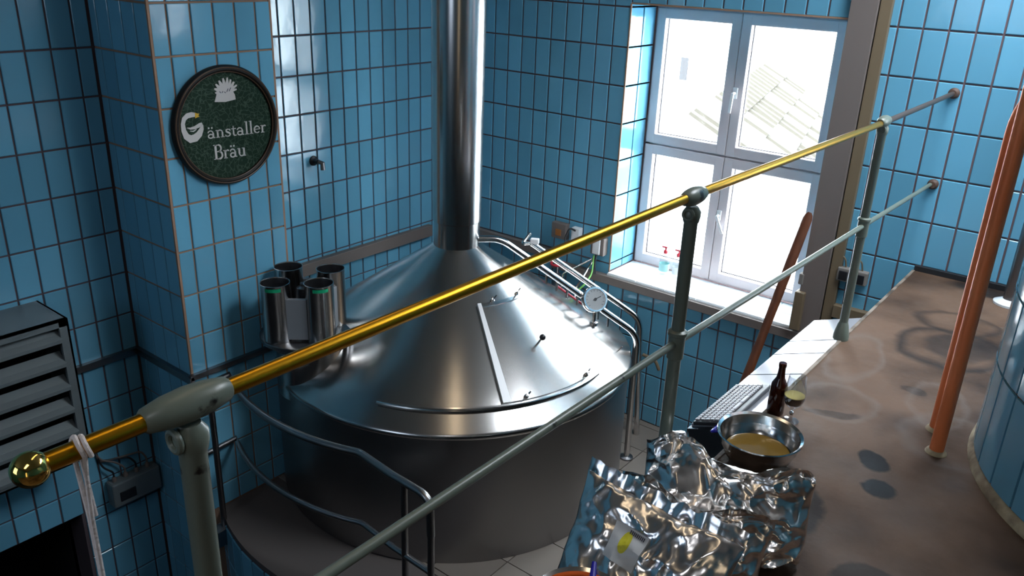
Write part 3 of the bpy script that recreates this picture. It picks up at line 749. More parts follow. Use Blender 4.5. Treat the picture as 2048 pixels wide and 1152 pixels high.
# small fittings on the window wall
def wallbox(name, x, z, w, h, d, m_, label, cat):
    t_ = thing(name, label, cat, (x, YB, z - h / 2))
    part('housing', MB().box((x - w / 2, YB - d, z - h / 2), (x + w / 2, YB - 0.001, z + h / 2), 0.006), m_, t_)
    return t_
s1 = wallbox('socket_box', -3.30, -1.865, 0.13, 0.12, 0.05, 'beige', 'brown wall socket box with an amber flap left of the window', 'socket')
part('flap', MB().box((-3.325, YB - 0.058, -1.90), (-3.275, YB - 0.05, -1.85), 0.004), mat('amber', (0.35, 0.13, 0.03), 0.5), s1, 'amber flap')
s2 = wallbox('plug_box', -3.155, -1.86, 0.07, 0.10, 0.05, 'white', 'small pale plug box between socket and switch box', 'socket')
part('cable', MB().tube(bend([(-3.155, YB - 0.05, -1.83), (-3.17, YB - 0.10, -1.80), (-3.21, YB - 0.09, -1.88), (-3.22, YB - 0.06, -2.02)], 0.03), 0.007, 8), 'black', s2)
s3 = wallbox('switch_box', -2.955, -1.90, 0.11, 0.13, 0.06, 'beige', 'grey switch box with white lid beside the window reveal', 'switch')
part('lid', MB().box((-2.985, YB - 0.075, -1.955), (-2.925, YB - 0.06, -1.84), 0.005), 'white', s3, 'white lid')
part('cable', MB().tube(bend([(-2.96, YB - 0.05, -1.965), (-2.965, YB - 0.06, -2.03), (-2.955, YB - 0.06, -2.11)], 0.02), 0.008, 8), 'black', s3)
v1 = thing('steam_valve', 'dark pipe valve with a red handwheel behind the kettle pipes', 'valve', (-3.17, 4.70, -2.35))
part('valve_body', MB().lathe([(0.045, -2.35), (0.055, -2.28), (0.03, -2.2), (0.03, -2.14), (0.012, -2.13), (0.012, -2.06)], (-3.20, 4.66, 0), seg=20), 'steel_dk', v1)
hw = MB().tube([Vector((-3.20 + 0.05 * cos(a), 4.66 + 0.05 * sin(a), -2.06)) for a in [2 * pi * k / 20 for k in range(20)]], 0.008, 8, closed=True)
hw.tube([(-3.25, 4.66, -2.06), (-3.15, 4.66, -2.06)], 0.005, 6).tube([(-3.20, 4.61, -2.06), (-3.20, 4.71, -2.06)], 0.005, 6)
part('handwheel', hw, 'red', v1, 'red handwheel')
part('feed_pipe', MB().tube(bend([(-4.0, 4.70, -2.30), (-3.20, 4.66, -2.30), (-2.75, 4.70, -2.42), (-2.72, 4.70, FLOOR)], 0.1), 0.03, 12), 'steel_dk', v1)
br = thing('earthing_bracket', 'two thin bent steel rods with a green earth cable in front of the trunking', 'bracket', (-3.06, 4.60, -2.14))
part('rod', MB().tube(bend([(-3.085, 4.56, -2.30), (-3.085, 4.56, -2.08), (-2.985, 4.78, -2.0)], 0.02), 0.007, 8), 'steel_pol', br)
part('rod', MB().tube(bend([(-2.965, 4.56, -2.34), (-2.965, 4.56, -2.16), (-2.975, 4.78, -2.0)], 0.02), 0.007, 8), 'steel_pol', br)
part('earth_cable', MB().tube(bend([(-2.975, 4.78, -1.97), (-2.93, 4.70, -2.08), (-2.92, 4.60, -2.13), (-2.95, 4.565, -2.17)], 0.04), 0.006, 8), 'gyc', br, 'green and yellow cable')
solo('hose_end', MB().tube(bend([(-2.46, 4.70, -2.56), (-2.36, 4.70, -2.57), (-2.33, 4.71, -2.64)], 0.03), [0.014] * 7 + [0.012] * 2 if False else 0.012, 8), 'tan', 'short orange tan hose end beside the pipes at the kettle right', 'hose', (-2.4, 4.7, -2.6))

# lip of a wall hook on the left wall
hk = thing('wall_spout', 'small dark pipe stub on the blue wall right of the round sign', 'spout', (XL, 3.52, -1.345))
part('rosette', MB().lathe([(0.035, 0.0), (0.033, 0.008), (0.018, 0.014), (0.017, 0.055)], (XL, 3.515, -1.338), (1, 0, 0), 20), 'black', hk)
part('outlet', MB().tube([(XL + 0.05, 3.515, -1.338), (XL + 0.075, 3.53, -1.345), (XL + 0.078, 3.53, -1.39)], 0.017, 12), 'steel_dk', hk)

# two sockets on the wall behind the walkway
for k, x in enumerate((-1.168, -1.262)):
    t_ = wallbox('wall_socket', x, -1.668, 0.075, 0.082, 0.05, 'plaster', ['cream socket box with black flap right of the far railing post', 'cream socket box with black flap left of the far railing post'][k], 'socket')
    part('flap', MB().box((x - 0.025, YB - 0.058, -1.700), (x + 0.025, YB - 0.05, -1.643), 0.004), 'black', t_, 'black flap')
    part('cable', MB().tube(bend([(x, YB - 0.02, -1.63), (x - 0.01, YB - 0.03, -1.57), (x - 0.06, YB - 0.03, -1.55), (x - 0.07, YB - 0.025, -1.35)], 0.02), 0.005, 8), 'tan', t_)
t_ = wallbox('cable_duct_box', -1.485, -1.96, 0.06, 0.25, 0.075, 'tan', 'tan cable box at the right end of the window sill', 'junction box')
t_ = wallbox('small_switch', -1.50, -1.76, 0.03, 0.07, 0.05, 'plaster', 'small cream switch above the tan cable box', 'switch')

# wooden paddle leaning in the corner by the window
pd = thing('mash_paddle', 'long brown wooden paddle leaning against the wall right of the window', 'paddle', (-1.66, 4.42, FLOOR))
a = Vector((-1.487, 4.70, -1.315)); b_ = Vector((-1.578, 4.45, -2.145)); d = (b_ - a).normalized(); end = a + d * ((FLOOR + 0.005 - a.z) / d.z)
side = d.cross(Vector((0, 1, 0))).normalized(); thk = d.cross(side)
def plank(p0, p1, w0, w1, th_):
    vs = []
    for p, w in ((p0, w0), (p1, w1)):
        for sx, sy in ((-1, -1), (1, -1), (1, 1), (-1, 1)): vs.append(p + side * w * sx + thk * th_ * sy)
    return vs
mb = MB(); ss = [(0.0, 0.010), (0.015, 0.022), (0.04, 0.028), (0.3, 0.030), (0.7, 0.026), (1.2, 0.030), ((end - a).length, 0.034)]
vs = []; fs = []
for k, (s, w) in enumerate(ss):
    for i in range(10):
        an = 2 * pi * i / 10; vs.append(a + d * s + side * w * cos(an) + thk * 0.014 * sin(an))
for k in range(len(ss) - 1):
    for i in range(10):
        j = (i + 1) % 10; fs.append([k * 10 + i, k * 10 + j, k * 10 + 10 + j, k * 10 + 10 + i])
fs += [list(range(10)), [(len(ss) - 1) * 10 + i for i in range(10)][::-1]]
part('shaft', mb.add(vs, fs, True), 'wood', pd)

# spray bottles on the sill
for k, x in enumerate((-2.56, -2.455)):
    y = 5.07; z = WZ0
    t_ = thing('cleaner_bottle', ['clear bottle with red cap on the sill, left one', 'clear bottle with red cap on the sill, right one by the railing post'][k], 'bottle', (x, y, z), 'bottles on the window sill')
    part('body', MB().lathe([(0.033, z + 0.001), (0.036, z + 0.006), (0.036, z + 0.12), (0.022, z + 0.14), (0.013, z + 0.148), (0.013, z + 0.16)], (x, y, 0), seg=24), 'clearplastic', t_)
    part('label', MB().lathe([(0.0365, z + 0.03), (0.0365, z + 0.085)], (x, y, 0), seg=24, cap=False), mat('pale_green_label', (0.35, 0.62, 0.60), 0.6) if k == 0 else 'white', t_)
    c = MB().lathe([(0.015, z + 0.158), (0.015, z + 0.18), (0.006, z + 0.185), (0.006, z + 0.20)], (x, y, 0), seg=16)
    c.box((x - 0.03, y - 0.008, z + 0.197), (x + 0.012, y + 0.008, z + 0.21), 0.003)
    part('cap', c, 'red', t_, 'red pump cap')

# ------------------------------------------------------------------ round brewery sign
SX, SY, SZ, SR = XP + 0.001, 2.497, -0.884, 0.312
sign = thing('round_sign', 'round dark green brewery sign with white lettering on the tiled pillar', 'sign', (SX, SY, SZ - SR))
part('ring', MB().lathe([(SR - 0.02, 0.0), (SR, 0.004), (SR + 0.002, 0.02), (SR - 0.006, 0.034), (SR - 0.022, 0.036), (SR - 0.034, 0.028), (SR - 0.036, 0.012)], (SX, SY, SZ), (1, 0, 0), 96), 'signring', sign, 'black wooden ring frame')
part('rim_line', MB().tube([Vector((SX + 0.0285, SY + (SR - 0.033) * cos(a), SZ + (SR - 0.033) * sin(a))) for a in [2 * pi * k / 96 for k in range(96)]], 0.0022, 6, closed=True), 'signrim', sign)
part('edge_line', MB().tube([Vector((SX + 0.034, SY + (SR - 0.012) * cos(a), SZ + (SR - 0.012) * sin(a))) for a in [2 * pi * k / 96 for k in range(96)]], 0.003, 6, closed=True), 'signrim', sign)
part('panel', MB().lathe([(SR - 0.03, 0.008), (SR - 0.03, 0.016), (1e-4, 0.0165)], (SX, SY, SZ), (1, 0, 0), 96), 'signgreen', sign, 'marbled dark green face')
SF = SX + 0.0175
def flat(pl, depth=0.0025, x0=None):
    """polygon in the sign's plane, (y, z) points, extruded"""
    x0 = SF - 0.001 if x0 is None else x0
    bm = bmesh.new(); vv = [bm.verts.new((x0 + depth, p[0], p[1])) for p in pl]
    f_ = bm.faces.new(vv); r = bmesh.ops.extrude_face_region(bm, geom=[f_])
    for e in r['geom']:
        if isinstance(e, bmesh.types.BMVert): e.co.x -= depth
    bmesh.ops.triangulate(bm, faces=bm.faces[:]); bmesh.ops.recalc_face_normals(bm, faces=bm.faces[:]); return bm
def ribbon(mb_, pts, w, depth=0.0025):
    P = [Vector(p) for p in pts]; L = []; R_ = []
    for i in range(len(P)):
        d_ = (P[min(i + 1, len(P) - 1)] - P[max(i - 1, 0)]).normalized(); n2 = Vector((-d_.y, d_.x))
        ww = w[i] if isinstance(w, (list, tuple)) else w
        L.append(P[i] + n2 * ww / 2); R_.append(P[i] - n2 * ww / 2)
    x1 = SF - 0.001 + depth; x0 = SF - 0.001; k = len(P); vs = []
    for S in (L, R_):
        for p in S: vs.append((x1, p.x, p.y))
    for S in (L, R_):
        for p in S: vs.append((x0, p.x, p.y))
    fs = []
    for i in range(k - 1):
        fs += [[i, i + 1, k + i + 1, k + i], [i, 2 * k + i, 2 * k + i + 1, i + 1], [k + i, k + i + 1, 3 * k + i + 1, 3 * k + i]]
    fs += [[0, k, 3 * k, 2 * k], [k - 1, 3 * k - 1, 4 * k - 1, 2 * k - 1]]
    mb_.add(vs, fs)
sheaf = [(2.437, -0.754), (2.500, -0.760), (2.562, -0.753), (2.559, -0.728), (2.551, -0.712), (2.574, -0.705), (2.572, -0.698), (2.556, -0.698), (2.578, -0.684), (2.574, -0.677),
         (2.553, -0.686), (2.565, -0.664), (2.556, -0.660), (2.541, -0.676), (2.546, -0.650), (2.538, -0.647), (2.528, -0.668), (2.527, -0.637), (2.519, -0.637), (2.511, -0.664),
         (2.502, -0.638), (2.493, -0.640), (2.493, -0.667), (2.478, -0.648), (2.469, -0.650), (2.474, -0.676), (2.455, -0.662), (2.449, -0.668), (2.460, -0.686), (2.443, -0.684), (2.441, -0.692), (2.457, -0.702), (2.444, -0.706), (2.446, -0.712), (2.452, -0.716)]
part('barley_sheaf', MB().frombm(flat(sheaf)), 'signwhite', sign, 'white barley sheaf emblem')
ln = MB()
for (a_, b_) in (((2.470, -0.704), (2.478, -0.712)), ((2.484, -0.712), (2.490, -0.704)), ((2.498, -0.708), (2.506, -0.714)), ((2.512, -0.710), (2.522, -0.694)), ((2.526, -0.708), (2.538, -0.690))):
    ribbon(ln, [a_, b_], 0.004, 0.0032)
part('sheaf_lines', ln, 'ink', sign)
# goose shaped initial G
g = MB()
ribbon(g, [(2.318, -0.806), (2.300, -0.803), (2.275, -0.806), (2.255, -0.820), (2.246, -0.845), (2.247, -0.878), (2.258, -0.908), (2.280, -0.925), (2.308, -0.922), (2.332, -0.905), (2.348, -0.880), (2.354, -0.860)],
       [0.020, 0.026, 0.026, 0.024, 0.022, 0.026, 0.034, 0.040, 0.040, 0.034, 0.022, 0.008])
ribbon(g, [(2.268, -0.866), (2.285, -0.872), (2.312, -0.870), (2.340, -0.860), (2.354, -0.856)], [0.003, 0.010, 0.016, 0.020, 0.014])
ribbon(g, [(2.282, -0.884), (2.300, -0.888), (2.318, -0.880)], [0.003, 0.006, 0.003])
part('goose_initial', g, 'signwhite', sign, 'white goose shaped like the letter G')
part('goose_beak', MB().frombm(flat([(2.318, -0.824), (2.318, -0.794), (2.330, -0.800), (2.343, -0.803), (2.336, -0.811), (2.343, -0.818), (2.328, -0.820)])), 'signyellow', sign, 'yellow beak')
# serif lettering from strokes
def arcpts(cx, cz, rx, rz, a0, a1, n_=12): return [(cx + rx * cos(radians(a0 + (a1 - a0) * i / n_)), cz + rz * sin(radians(a0 + (a1 - a0) * i / n_))) for i in range(n_ + 1)]
def glyph(ch):
    """strokes in x-height units: (points, width)"""
    S = []; T = 0.24; H = 0.10
    if ch in 'aä':
        S += [(arcpts(0.36, 0.62, 0.28, 0.34, 165, 0), 0.14), ([(0.64, 0.66), (0.64, 0.10)], T), ([(0.62, 0.06), (0.84, 0.05)], H),
              (arcpts(0.36, 0.28, 0.26, 0.24, 20, 330, 16), 0.16)]
        if ch == 'ä': S += [([(0.22, 1.22), (0.22, 1.42)], 0.2), ([(0.56, 1.22), (0.56, 1.42)], 0.2)]
        return S, 0.92
    if ch == 'n':
        return [([(0.22, 0), (0.22, 0.95)], T), ([(0.02, 0.93), (0.28, 0.93)], H), (arcpts(0.48, 0.62, 0.26, 0.32, 170, 0), 0.15), ([(0.74, 0.64), (0.74, 0)], T), ([(0.04, 0.04), (0.42, 0.04)], H), ([(0.56, 0.04), (0.94, 0.04)], H)], 1.0
    if ch == 's':
        return [([(0.60, 0.80), (0.50, 0.92), (0.34, 0.95), (0.18, 0.86), (0.18, 0.68), (0.36, 0.55), (0.54, 0.43), (0.60, 0.28), (0.52, 0.10), (0.34, 0.04), (0.16, 0.08), (0.08, 0.24)], [0.10, 0.12, 0.14, 0.18, 0.22, 0.24, 0.24, 0.22, 0.16, 0.13, 0.12, 0.10]), ([(0.61, 0.70), (0.61, 0.96)], 0.08), ([(0.07, 0.04), (0.07, 0.30)], 0.08)], 0.74
    if ch == 't':
        return [([(0.26, 1.28), (0.26, 0.22), (0.32, 0.08), (0.46, 0.04), (0.58, 0.10)], [0.10, 0.24, 0.20, 0.14, 0.08]), ([(0.04, 0.93), (0.54, 0.93)], 0.12)], 0.62
    if ch == 'l':
        return [([(0.24, 0), (0.24, 1.70)], T), ([(0.04, 1.66), (0.28, 1.66)], H), ([(0.04, 0.04), (0.46, 0.04)], H)], 0.52
    if ch == 'e':
        return [(arcpts(0.42, 0.49, 0.32, 0.44, 0, 320, 24), [0.12] + [0.14] * 5 + [0.2] * 12 + [0.12] * 7), ([(0.14, 0.52), (0.74, 0.52)], 0.09)], 0.84
    if ch == 'r':
        return [([(0.22, 0), (0.22, 0.95)], T), ([(0.02, 0.93), (0.28, 0.93)], H), ([(0.26, 0.66), (0.36, 0.88), (0.52, 0.95), (0.62, 0.84)], [0.10, 0.12, 0.14, 0.2]), ([(0.04, 0.04), (0.44, 0.04)], H)], 0.70
    if ch in 'uü':
        return [([(0.22, 0.95), (0.22, 0.34)], T), (arcpts(0.48, 0.34, 0.26, 0.30, 180, 350), 0.15), ([(0.76, 0.95), (0.76, 0)], T), ([(0.02, 0.93), (0.26, 0.93)], H), ([(0.56, 0.93), (0.8, 0.93)], H), ([(0.76, 0.04), (0.96, 0.04)], H)], 1.0
    if ch == 'B':
        return [([(0.26, 0), (0.26, 1.7)], 0.28), ([(0.02, 1.65), (0.60, 1.65)], 0.11), ([(0.02, 0.05), (0.62, 0.05)], 0.11), ([(0.26, 0.90), (0.62, 0.90)], 0.11),
                (arcpts(0.58, 1.275, 0.28, 0.375, 90, -90), 0.2), (arcpts(0.60, 0.475, 0.34, 0.425, 90, -90), 0.22)], 1.08
def word(txt, y0, y1, zb0, zb1, xh, label, nm):
    tot = sum(glyph(c)[1] for c in txt); sx = (y1 - y0) / tot; cur = 0
    for c in txt:
        S, w = glyph(c); mb_ = MB()
        for pts_, wd in S:
            pp = []
            for (gx, gz) in pts_:
                yy = y0 + (cur + gx) * sx; pp.append((yy, zb0 + (zb1 - zb0) * (yy - y0) / (y1 - y0) + gz * xh))
            ws = [q_ * xh * 0.95 for q_ in wd] if isinstance(wd, list) else wd * xh * 0.95
            ribbon(mb_, pp, ws)
        part('letter', mb_, 'signwhite', sign); cur += w
word('änstaller', 2.376, 2.738, -0.937, -0.949, 0.041, '', 'a')
word('Bräu', 2.402, 2.598, -1.052, -1.058, 0.046, '', 'b')

# ------------------------------------------------------------------ ventilation louvre on the left wall
VX, VY = -4.132, 1.642
vt = thing('ventilation_louvre', 'grey sheet metal ventilation box with slanted louvres on the left wall', 'vent', (-4.3, 1.2, -2.66))
V0, V1, VL = -2.62, -1.793, 0.55
mb = MB()
mb.box((XL + 0.001, VL, V1 - 0.012), (VX, VY, V1))                    # top sheet
mb.box((XL + 0.001, VY - 0.01, V0), (VX, VY, V1))                      # right cheek
mb.box((XL + 0.001, VL, V0), (VX, VL + 0.01, V1)).box((XL + 0.001, VL, V0), (VX, VY, V0 + 0.012))
mb.box((VX - 0.02, VY - 0.048, V0), (VX, VY, V1)).box((VX - 0.02, VL, V1 - 0.04), (VX, VY, V1)).box((VX - 0.02, VL, V0), (VX, VY, V0 + 0.03)).box((VX - 0.02, VL, V0), (VX, VL + 0.045, V1))
part('housing', mb, 'vent', vt)
part('back_plate', MB().box((XL + 0.012, VL + 0.01, V0 + 0.01), (XL + 0.02, VY - 0.012, V1 - 0.014)), 'dark', vt)
for k in range(6):
    zt = -1.845 - 0.135 * k
    vs = []
    x_in, x_out = VX - 0.055, VX + 0.012
    prof = [(x_in, zt), (x_out - 0.03, zt - 0.030), (x_out, zt - 0.050), (x_out, zt - 0.068), (x_out - 0.006, zt - 0.068), (x_out - 0.006, zt - 0.054), (x_out - 0.032, zt - 0.036), (x_in - 0.004, zt - 0.006)]
    if prof[3][1] < V0: continue
    n_ = len(prof)
    for yy in (VL + 0.04, VY - 0.046):
        for (px, pz) in prof: vs.append((px, yy, pz))
    fs = [[i, (i + 1) % n_, n_ + (i + 1) % n_, n_ + i] for i in range(n_)] + [list(range(n_))[::-1], [n_ + i for i in range(n_)]]
    part('slat', MB().add(vs, fs), 'vent', vt)

# junction box under it
jb = thing('junction_box', 'grey junction box with cable glands low on the left wall by the pillar', 'junction box', (XL, 1.97, -3.22))
part('housing', MB().box((XL + 0.001, 1.82, -3.20), (XL + 0.085, 2.125, -3.035), 0.01), 'vent', jb)
part('window', MB().box((XL + 0.084, 1.86, -3.165), (XL + 0.09, 1.96, -3.10), 0.003), 'black', jb, 'dark viewing window')
for k in range(4):
    y = 1.86 + k * 0.07
    part('cable_gland', MB().lathe([(0.014, 0), (0.014, 0.02), (0.009, 0.03)], (XL + 0.04, y, -3.035), (0, 0, 1), 10), 'beige', jb)
    part('cable', MB().tube(bend([(XL + 0.04, y, -3.01), (XL + 0.045, y, -2.97), (XL + 0.03, y - 0.05 + 0.01 * k, -2.92), (XL + 0.012, 1.80, -2.86 - 0.01 * k), (XL + 0.012, 1.78, -2.7)], 0.05), 0.006, 8), 'beige' if k % 2 else 'black', jb)

# ------------------------------------------------------------------ stainless handrail of the kettle platform
hr = thing('platform_handrail', 'curved stainless two rail guard in front of the kettle', 'handrail', (-3.0, 2.15, FLOOR))
RR = 1.395
def curve_pts(z, r_=RR):
    out = [Vector((-3.86, 2.155, z))]
    for k in range(13):
        a = radians(243 + (292 - 243) * k / 12); out.append(Vector((KC.x + r_ * cos(a), KC.y + 0.0 + r_ * sin(a), z)))
    return out
top = curve_pts(-2.31)
e1 = top[-1]
top_pts = top + [e1 + Vector((0.03, 0.0, 0))] + [Vector((-2.46, 2.29, -2.31)), Vector((-2.235, 2.285, -2.31))]
part('top_rail', MB().tube(top_pts[:-1] + bend([top_pts[-2], Vector((-2.20, 2.282, -2.31)), Vector((-2.19, 2.28, -2.52))], 0.07), 0.020, 14), 'steel_body', hr)
mid = curve_pts(-2.735)
part('mid_rail', MB().tube(mid + [mid[-1] + Vector((0.03, 0, 0)), Vector((-2.46, 2.29, -2.735)), Vector((-2.19, 2.28, -2.735))], 0.016, 12), 'steel_body', hr)
for (x, y, z1) in ((-3.79, 2.175, -2.31), (-2.372, 2.288, -2.31), (-2.19, 2.28, -2.50)):
    part('post', MB().tube([(x, y, FLOOR + (0.001 if x > -3 else -0.12)), (x, y, z1)], 0.0175, 12), 'steel_body', hr)
part('foot_bracket', MB().box((-3.83, 2.10, FLOOR - 0.16), (-3.75, 2.17, FLOOR - 0.05), 0.004), 'steel_dk', hr)

# ------------------------------------------------------------------ walkway railing
RXX = -0.907; RZ = -0.558
def rz(y): return -0.558 if y < 2 else -0.558 - (y - 2) * 0.009
rg = thing('walkway_railing', 'walkway railing with brass handrail, grey green posts and lower rail', 'railing', (RXX, 1.9, DECK))
part('brass_rail', MB().tube([(RXX, 0.30, -0.559), (RXX, 2.0, -0.556), (RXX, 3.59, -0.578)], 0.0125, 20), 'brass', rg, 'brass handrail')
part('end_rail', MB().tube([(RXX, 3.59, -0.578), (RXX, YB - 0.01, -0.580)], 0.012, 16), mat('dull_brown_brass', (0.13, 0.085, 0.065), 0.4, 0.6), rg, 'dull brown end of the handrail')
part('ball_finial', MB().sphere((RXX, 0.292, -0.559), 0.0215, 32, 20), 'brass_pol', rg, 'polished brass ball')
part('lower_rail', MB().tube([(RXX, 0.30, -0.972), (RXX, 1.93, -0.975), (RXX, 3.61, -1.018), (-0.915, YB - 0.01, -1.062)], 0.0105, 16), 'paint', rg, 'painted lower rail')
for (y, z) in ((YB, -0.580), (YB, -1.062)):
    part('wall_flange', MB().lathe([(0.028, 0.0), (0.028, 0.012), (0.018, 0.022), (0.018, 0.035)], (RXX, y, z), (0, -1, 0), 18), mat('rusty_flange', (0.09, 0.05, 0.035), 0.6), rg, 'rusty wall flange')
for k, y in enumerate((0.487, 1.92, 3.60)):
    zt = rz(y)
    po = part('post', MB().lathe([(0.0185, DECK - (0.25 if k < 2 else 0.0)), (0.0185, -0.63), (0.021, -0.625), (0.0235, -0.612), (0.0235, -0.598), (0.015, -0.585)], (RXX, y, 0), seg=24), 'paint', rg)
    prof = [(0.0135, -0.062), (0.017, -0.058), (0.0225, -0.03), (0.0245, 0), (0.0225, 0.03), (0.017, 0.058), (0.0135, 0.062)]
    f_ = 1.0 if k == 0 else 0.85
    part('rail_socket', MB().lathe([(r, h * f_) for r, h in prof], (RXX, y, zt), (0, 1, 0), 28), 'paint', po, 'oval rail fitting')
    ring = MB().tube([Vector((RXX + 0.002, y - 0.024 + 0.0 * cos(a), -0.603) ) + Vector((0.014 * sin(a), 0, 0.014 * cos(a))) for a in [2 * pi * q_ / 16 for q_ in range(16)]], 0.005, 8, closed=True)
    part('bolt_eye', ring, 'paint', po)
    zc = -0.975 if k < 2 else -1.018
    part('collar', MB().lathe([(0.0185, zc - 0.05), (0.0235, zc - 0.045), (0.0235, zc + 0.022), (0.027, zc + 0.025), (0.027, zc + 0.034), (0.0185, zc + 0.040)], (RXX, y, 0), seg=24), 'paint', po)
    if k == 2:
        part('foot', MB().lathe([(0.034, DECK + 0.001), (0.034, DECK + 0.02), (0.024, DECK + 0.07), (0.0185, DECK + 0.085)], (RXX, y, 0), seg=24), 'paint', po)

# rope looped over the brass rail
rp_ = thing('hanging_rope', 'white cord looped over the brass rail beside the ball end', 'rope', (RXX, 0.348, -0.9))
ya = 0.345
lp = [Vector((RXX - 0.016 * cos(a) * 1.0, ya + 0.002 * sin(a * 2), -0.559 + 0.016 * sin(a))) for a in [radians(-30 + 240 * k / 14) for k in range(15)]]
s1 = [Vector((RXX + 0.010, ya + 0.001, -0.59)), Vector((RXX - 0.002, ya + 0.003, -0.66)), Vector((RXX - 0.004, ya + 0.004, -0.90)), Vector((RXX - 0.004, ya + 0.004, -1.35))]
s0 = [Vector((RXX - 0.012, ya + 0.001, -0.60)), Vector((RXX - 0.009, ya + 0.003, -0.66)), Vector((RXX - 0.010, ya + 0.006, -0.90)), Vector((RXX - 0.010, ya + 0.006, -1.35))]
part('strand', MB().tube(s0[::-1] + lp[2:-1] + s1, 0.0032, 8), 'rope', rp_)
part('strand', MB().tube([Vector((v.x + 0.004, v.y + 0.006, v.z)) for v in (s0[::-1] + lp[2:-1])][2:], 0.003, 8), 'rope', rp_)

# ------------------------------------------------------------------ copper pipes, standpipe, tiled tank
for k, (x, y, r) in enumerate(((-0.375, 3.037, 0.0245), (-0.338, 2.874, 0.0235))):
    t_ = thing('copper_pipe', ['rear upright copper pipe, bending right at its top', 'front upright copper pipe standing on the walkway'][k], 'pipe', (x, y, DECK))
    pts_ = [(x, y, DECK + 0.001), (x, y, -0.33 if k == 0 else -0.16), (x + 0.25, y + 0.02, -0.16 if k == 0 else 0.1), (x + 0.9, y + 0.05, -0.12 if k == 0 else 0.2)]
    part('pipe', MB().tube(bend(pts_, 0.14, 8), r, 20), 'copper', t_)
    part('floor_seal', MB().lathe([(0.036, DECK + 0.001), (0.033, DECK + 0.008), (r, DECK + 0.014)], (x, y, 0), seg=18), 'caulk', t_, 'yellowed sealant at the foot')
sp = thing('grey_standpipe', 'grey standpipe with white foot ring in the far right corner', 'pipe', (-0.40, 4.62, DECK))
part('pipe', MB().tube([(-0.395, 4.62, DECK + 0.01), (-0.395, 4.62, CEIL - 0.01)], 0.035, 20), 'steel_dk', sp)
part('foot_ring', MB().lathe([(0.075, DECK + 0.001), (0.075, DECK + 0.012), (0.04, DECK + 0.03)], (-0.395, 4.62, 0), seg=24), 'sill_tile', sp, 'white foot ring')

TC, TR = Vector((0.52, 3.12)), 0.78
tank = thing('tiled_tank', 'round tank clad in blue tiles at the right edge of the walkway', 'tank', (TC.x, TC.y, DECK))
part('shell', MB().lathe([(TR - TT, DECK + 0.001), (TR - TT, 0.6), (TR - 0.1, 0.66), (0.15, 0.72), (0.1, 0.72)], (TC.x, TC.y, 0), seg=80), mat('tank_grout', (0.20, 0.13, 0.10), 0.9), tank)
ns_ = 39; da = 2 * pi / ns_; zrow = -1.19
def tank_tile(h, wa):
    vs = []; fs = []; n_ = 3
    for lay in (TR - TT, TR):
        for i in range(n_ + 1):
            a = -wa / 2 + wa * i / n_
            for zz in (-h / 2, h / 2): vs.append((lay * cos(a), lay * sin(a), zz))
    N = 2 * (n_ + 1)
    for i in range(n_): fs += [[N + i * 2, N + i * 2 + 2, N + i * 2 + 3, N + i * 2 + 1], [i * 2, i * 2 + 1, N + i * 2 + 1, N + i * 2][::-1] if i == 0 else [i * 2, N + i * 2, N + i * 2 + 2, i * 2 + 2], [i * 2 + 1, i * 2 + 3, N + i * 2 + 3, N + i * 2 + 1]]
    fs += [[0, N, N + 2, 2], [n_ * 2, n_ * 2 + 1, N + n_ * 2 + 1, N + n_ * 2]]
    return MB().add(vs, fs, True).mesh('tile', (0, 0, 0), M['tile'])
rows = [(DECK + 0.035, zrow), (zrow, zrow + PH), (zrow + PH, zrow + 2 * PH), (zrow + 2 * PH, zrow + 3 * PH), (zrow + 3 * PH, zrow + 4 * PH), (zrow + 4 * PH, zrow + 5 * PH), (zrow + 5 * PH, zrow + 6 * PH), (zrow + 6 * PH, 0.595)]
for (a_, b_) in rows:
    me = tank_tile(b_ - a_ - JT, da - JT / TR)
    for k in range(ns_):
        o = bpy.data.objects.new('tile', me); o.parent = tank
        o.location = Vector((TC.x, TC.y, (a_ + b_) / 2)) - tank.location; o.rotation_euler = (0, 0, (k + 0.35) * da); COL.objects.link(o)
part('sealant_band', MB().lathe([(TR + 0.012, DECK + 0.001), (TR + 0.008, DECK + 0.02), (TR - 0.004, DECK + 0.036)], (TC.x, TC.y, 0), seg=96, cap=False), 'caulk', tank, 'yellowed sealant round the foot')

# ------------------------------------------------------------------ sloping operator desk beside the walkway, with keyboard
dk = thing('control_desk', 'pale sloping steel control desk outside the walkway edge under the railing', 'control desk', (-1.02, 3.2, -2.0))
def dz(x): return -1.562 + (x + 0.915) * 0.37
DX0, DX1 = -1.135, -0.917
for (y0, y1) in ((2.62, 3.005), (3.005, 3.163), (3.163, 3.43), (3.43, 3.615), (3.615, 3.95)):
    vs = []
    for yy in (y0 + 0.005, y1 - 0.005):
        vs += [(DX0, yy, dz(DX0)), (DX1, yy, dz(DX1)), (DX1, yy, dz(DX1) - 0.012), (DX0, yy, dz(DX0) - 0.012)]
    part('panel', MB().add(vs, [[0, 1, 5, 4], [1, 2, 6, 5], [2, 3, 7, 6], [3, 0, 4, 7], [0, 3, 2, 1], [4, 5, 6, 7]]), 'desk', dk)
vs = []
for yy in (2.60, 3.96):
    vs += [(DX0 - 0.006, yy, dz(DX0) - 0.014), (DX1 + 0.003, yy, dz(DX1) - 0.014), (DX1 + 0.003, yy, -1.80), (DX0 + 0.05, yy, -1.80)]
part('case', MB().add(vs, [[0, 1, 5, 4], [1, 2, 6, 5], [2, 3, 7, 6], [3, 0, 4, 7], [0, 3, 2, 1], [4, 5, 6, 7]]), 'steel_dk', dk)
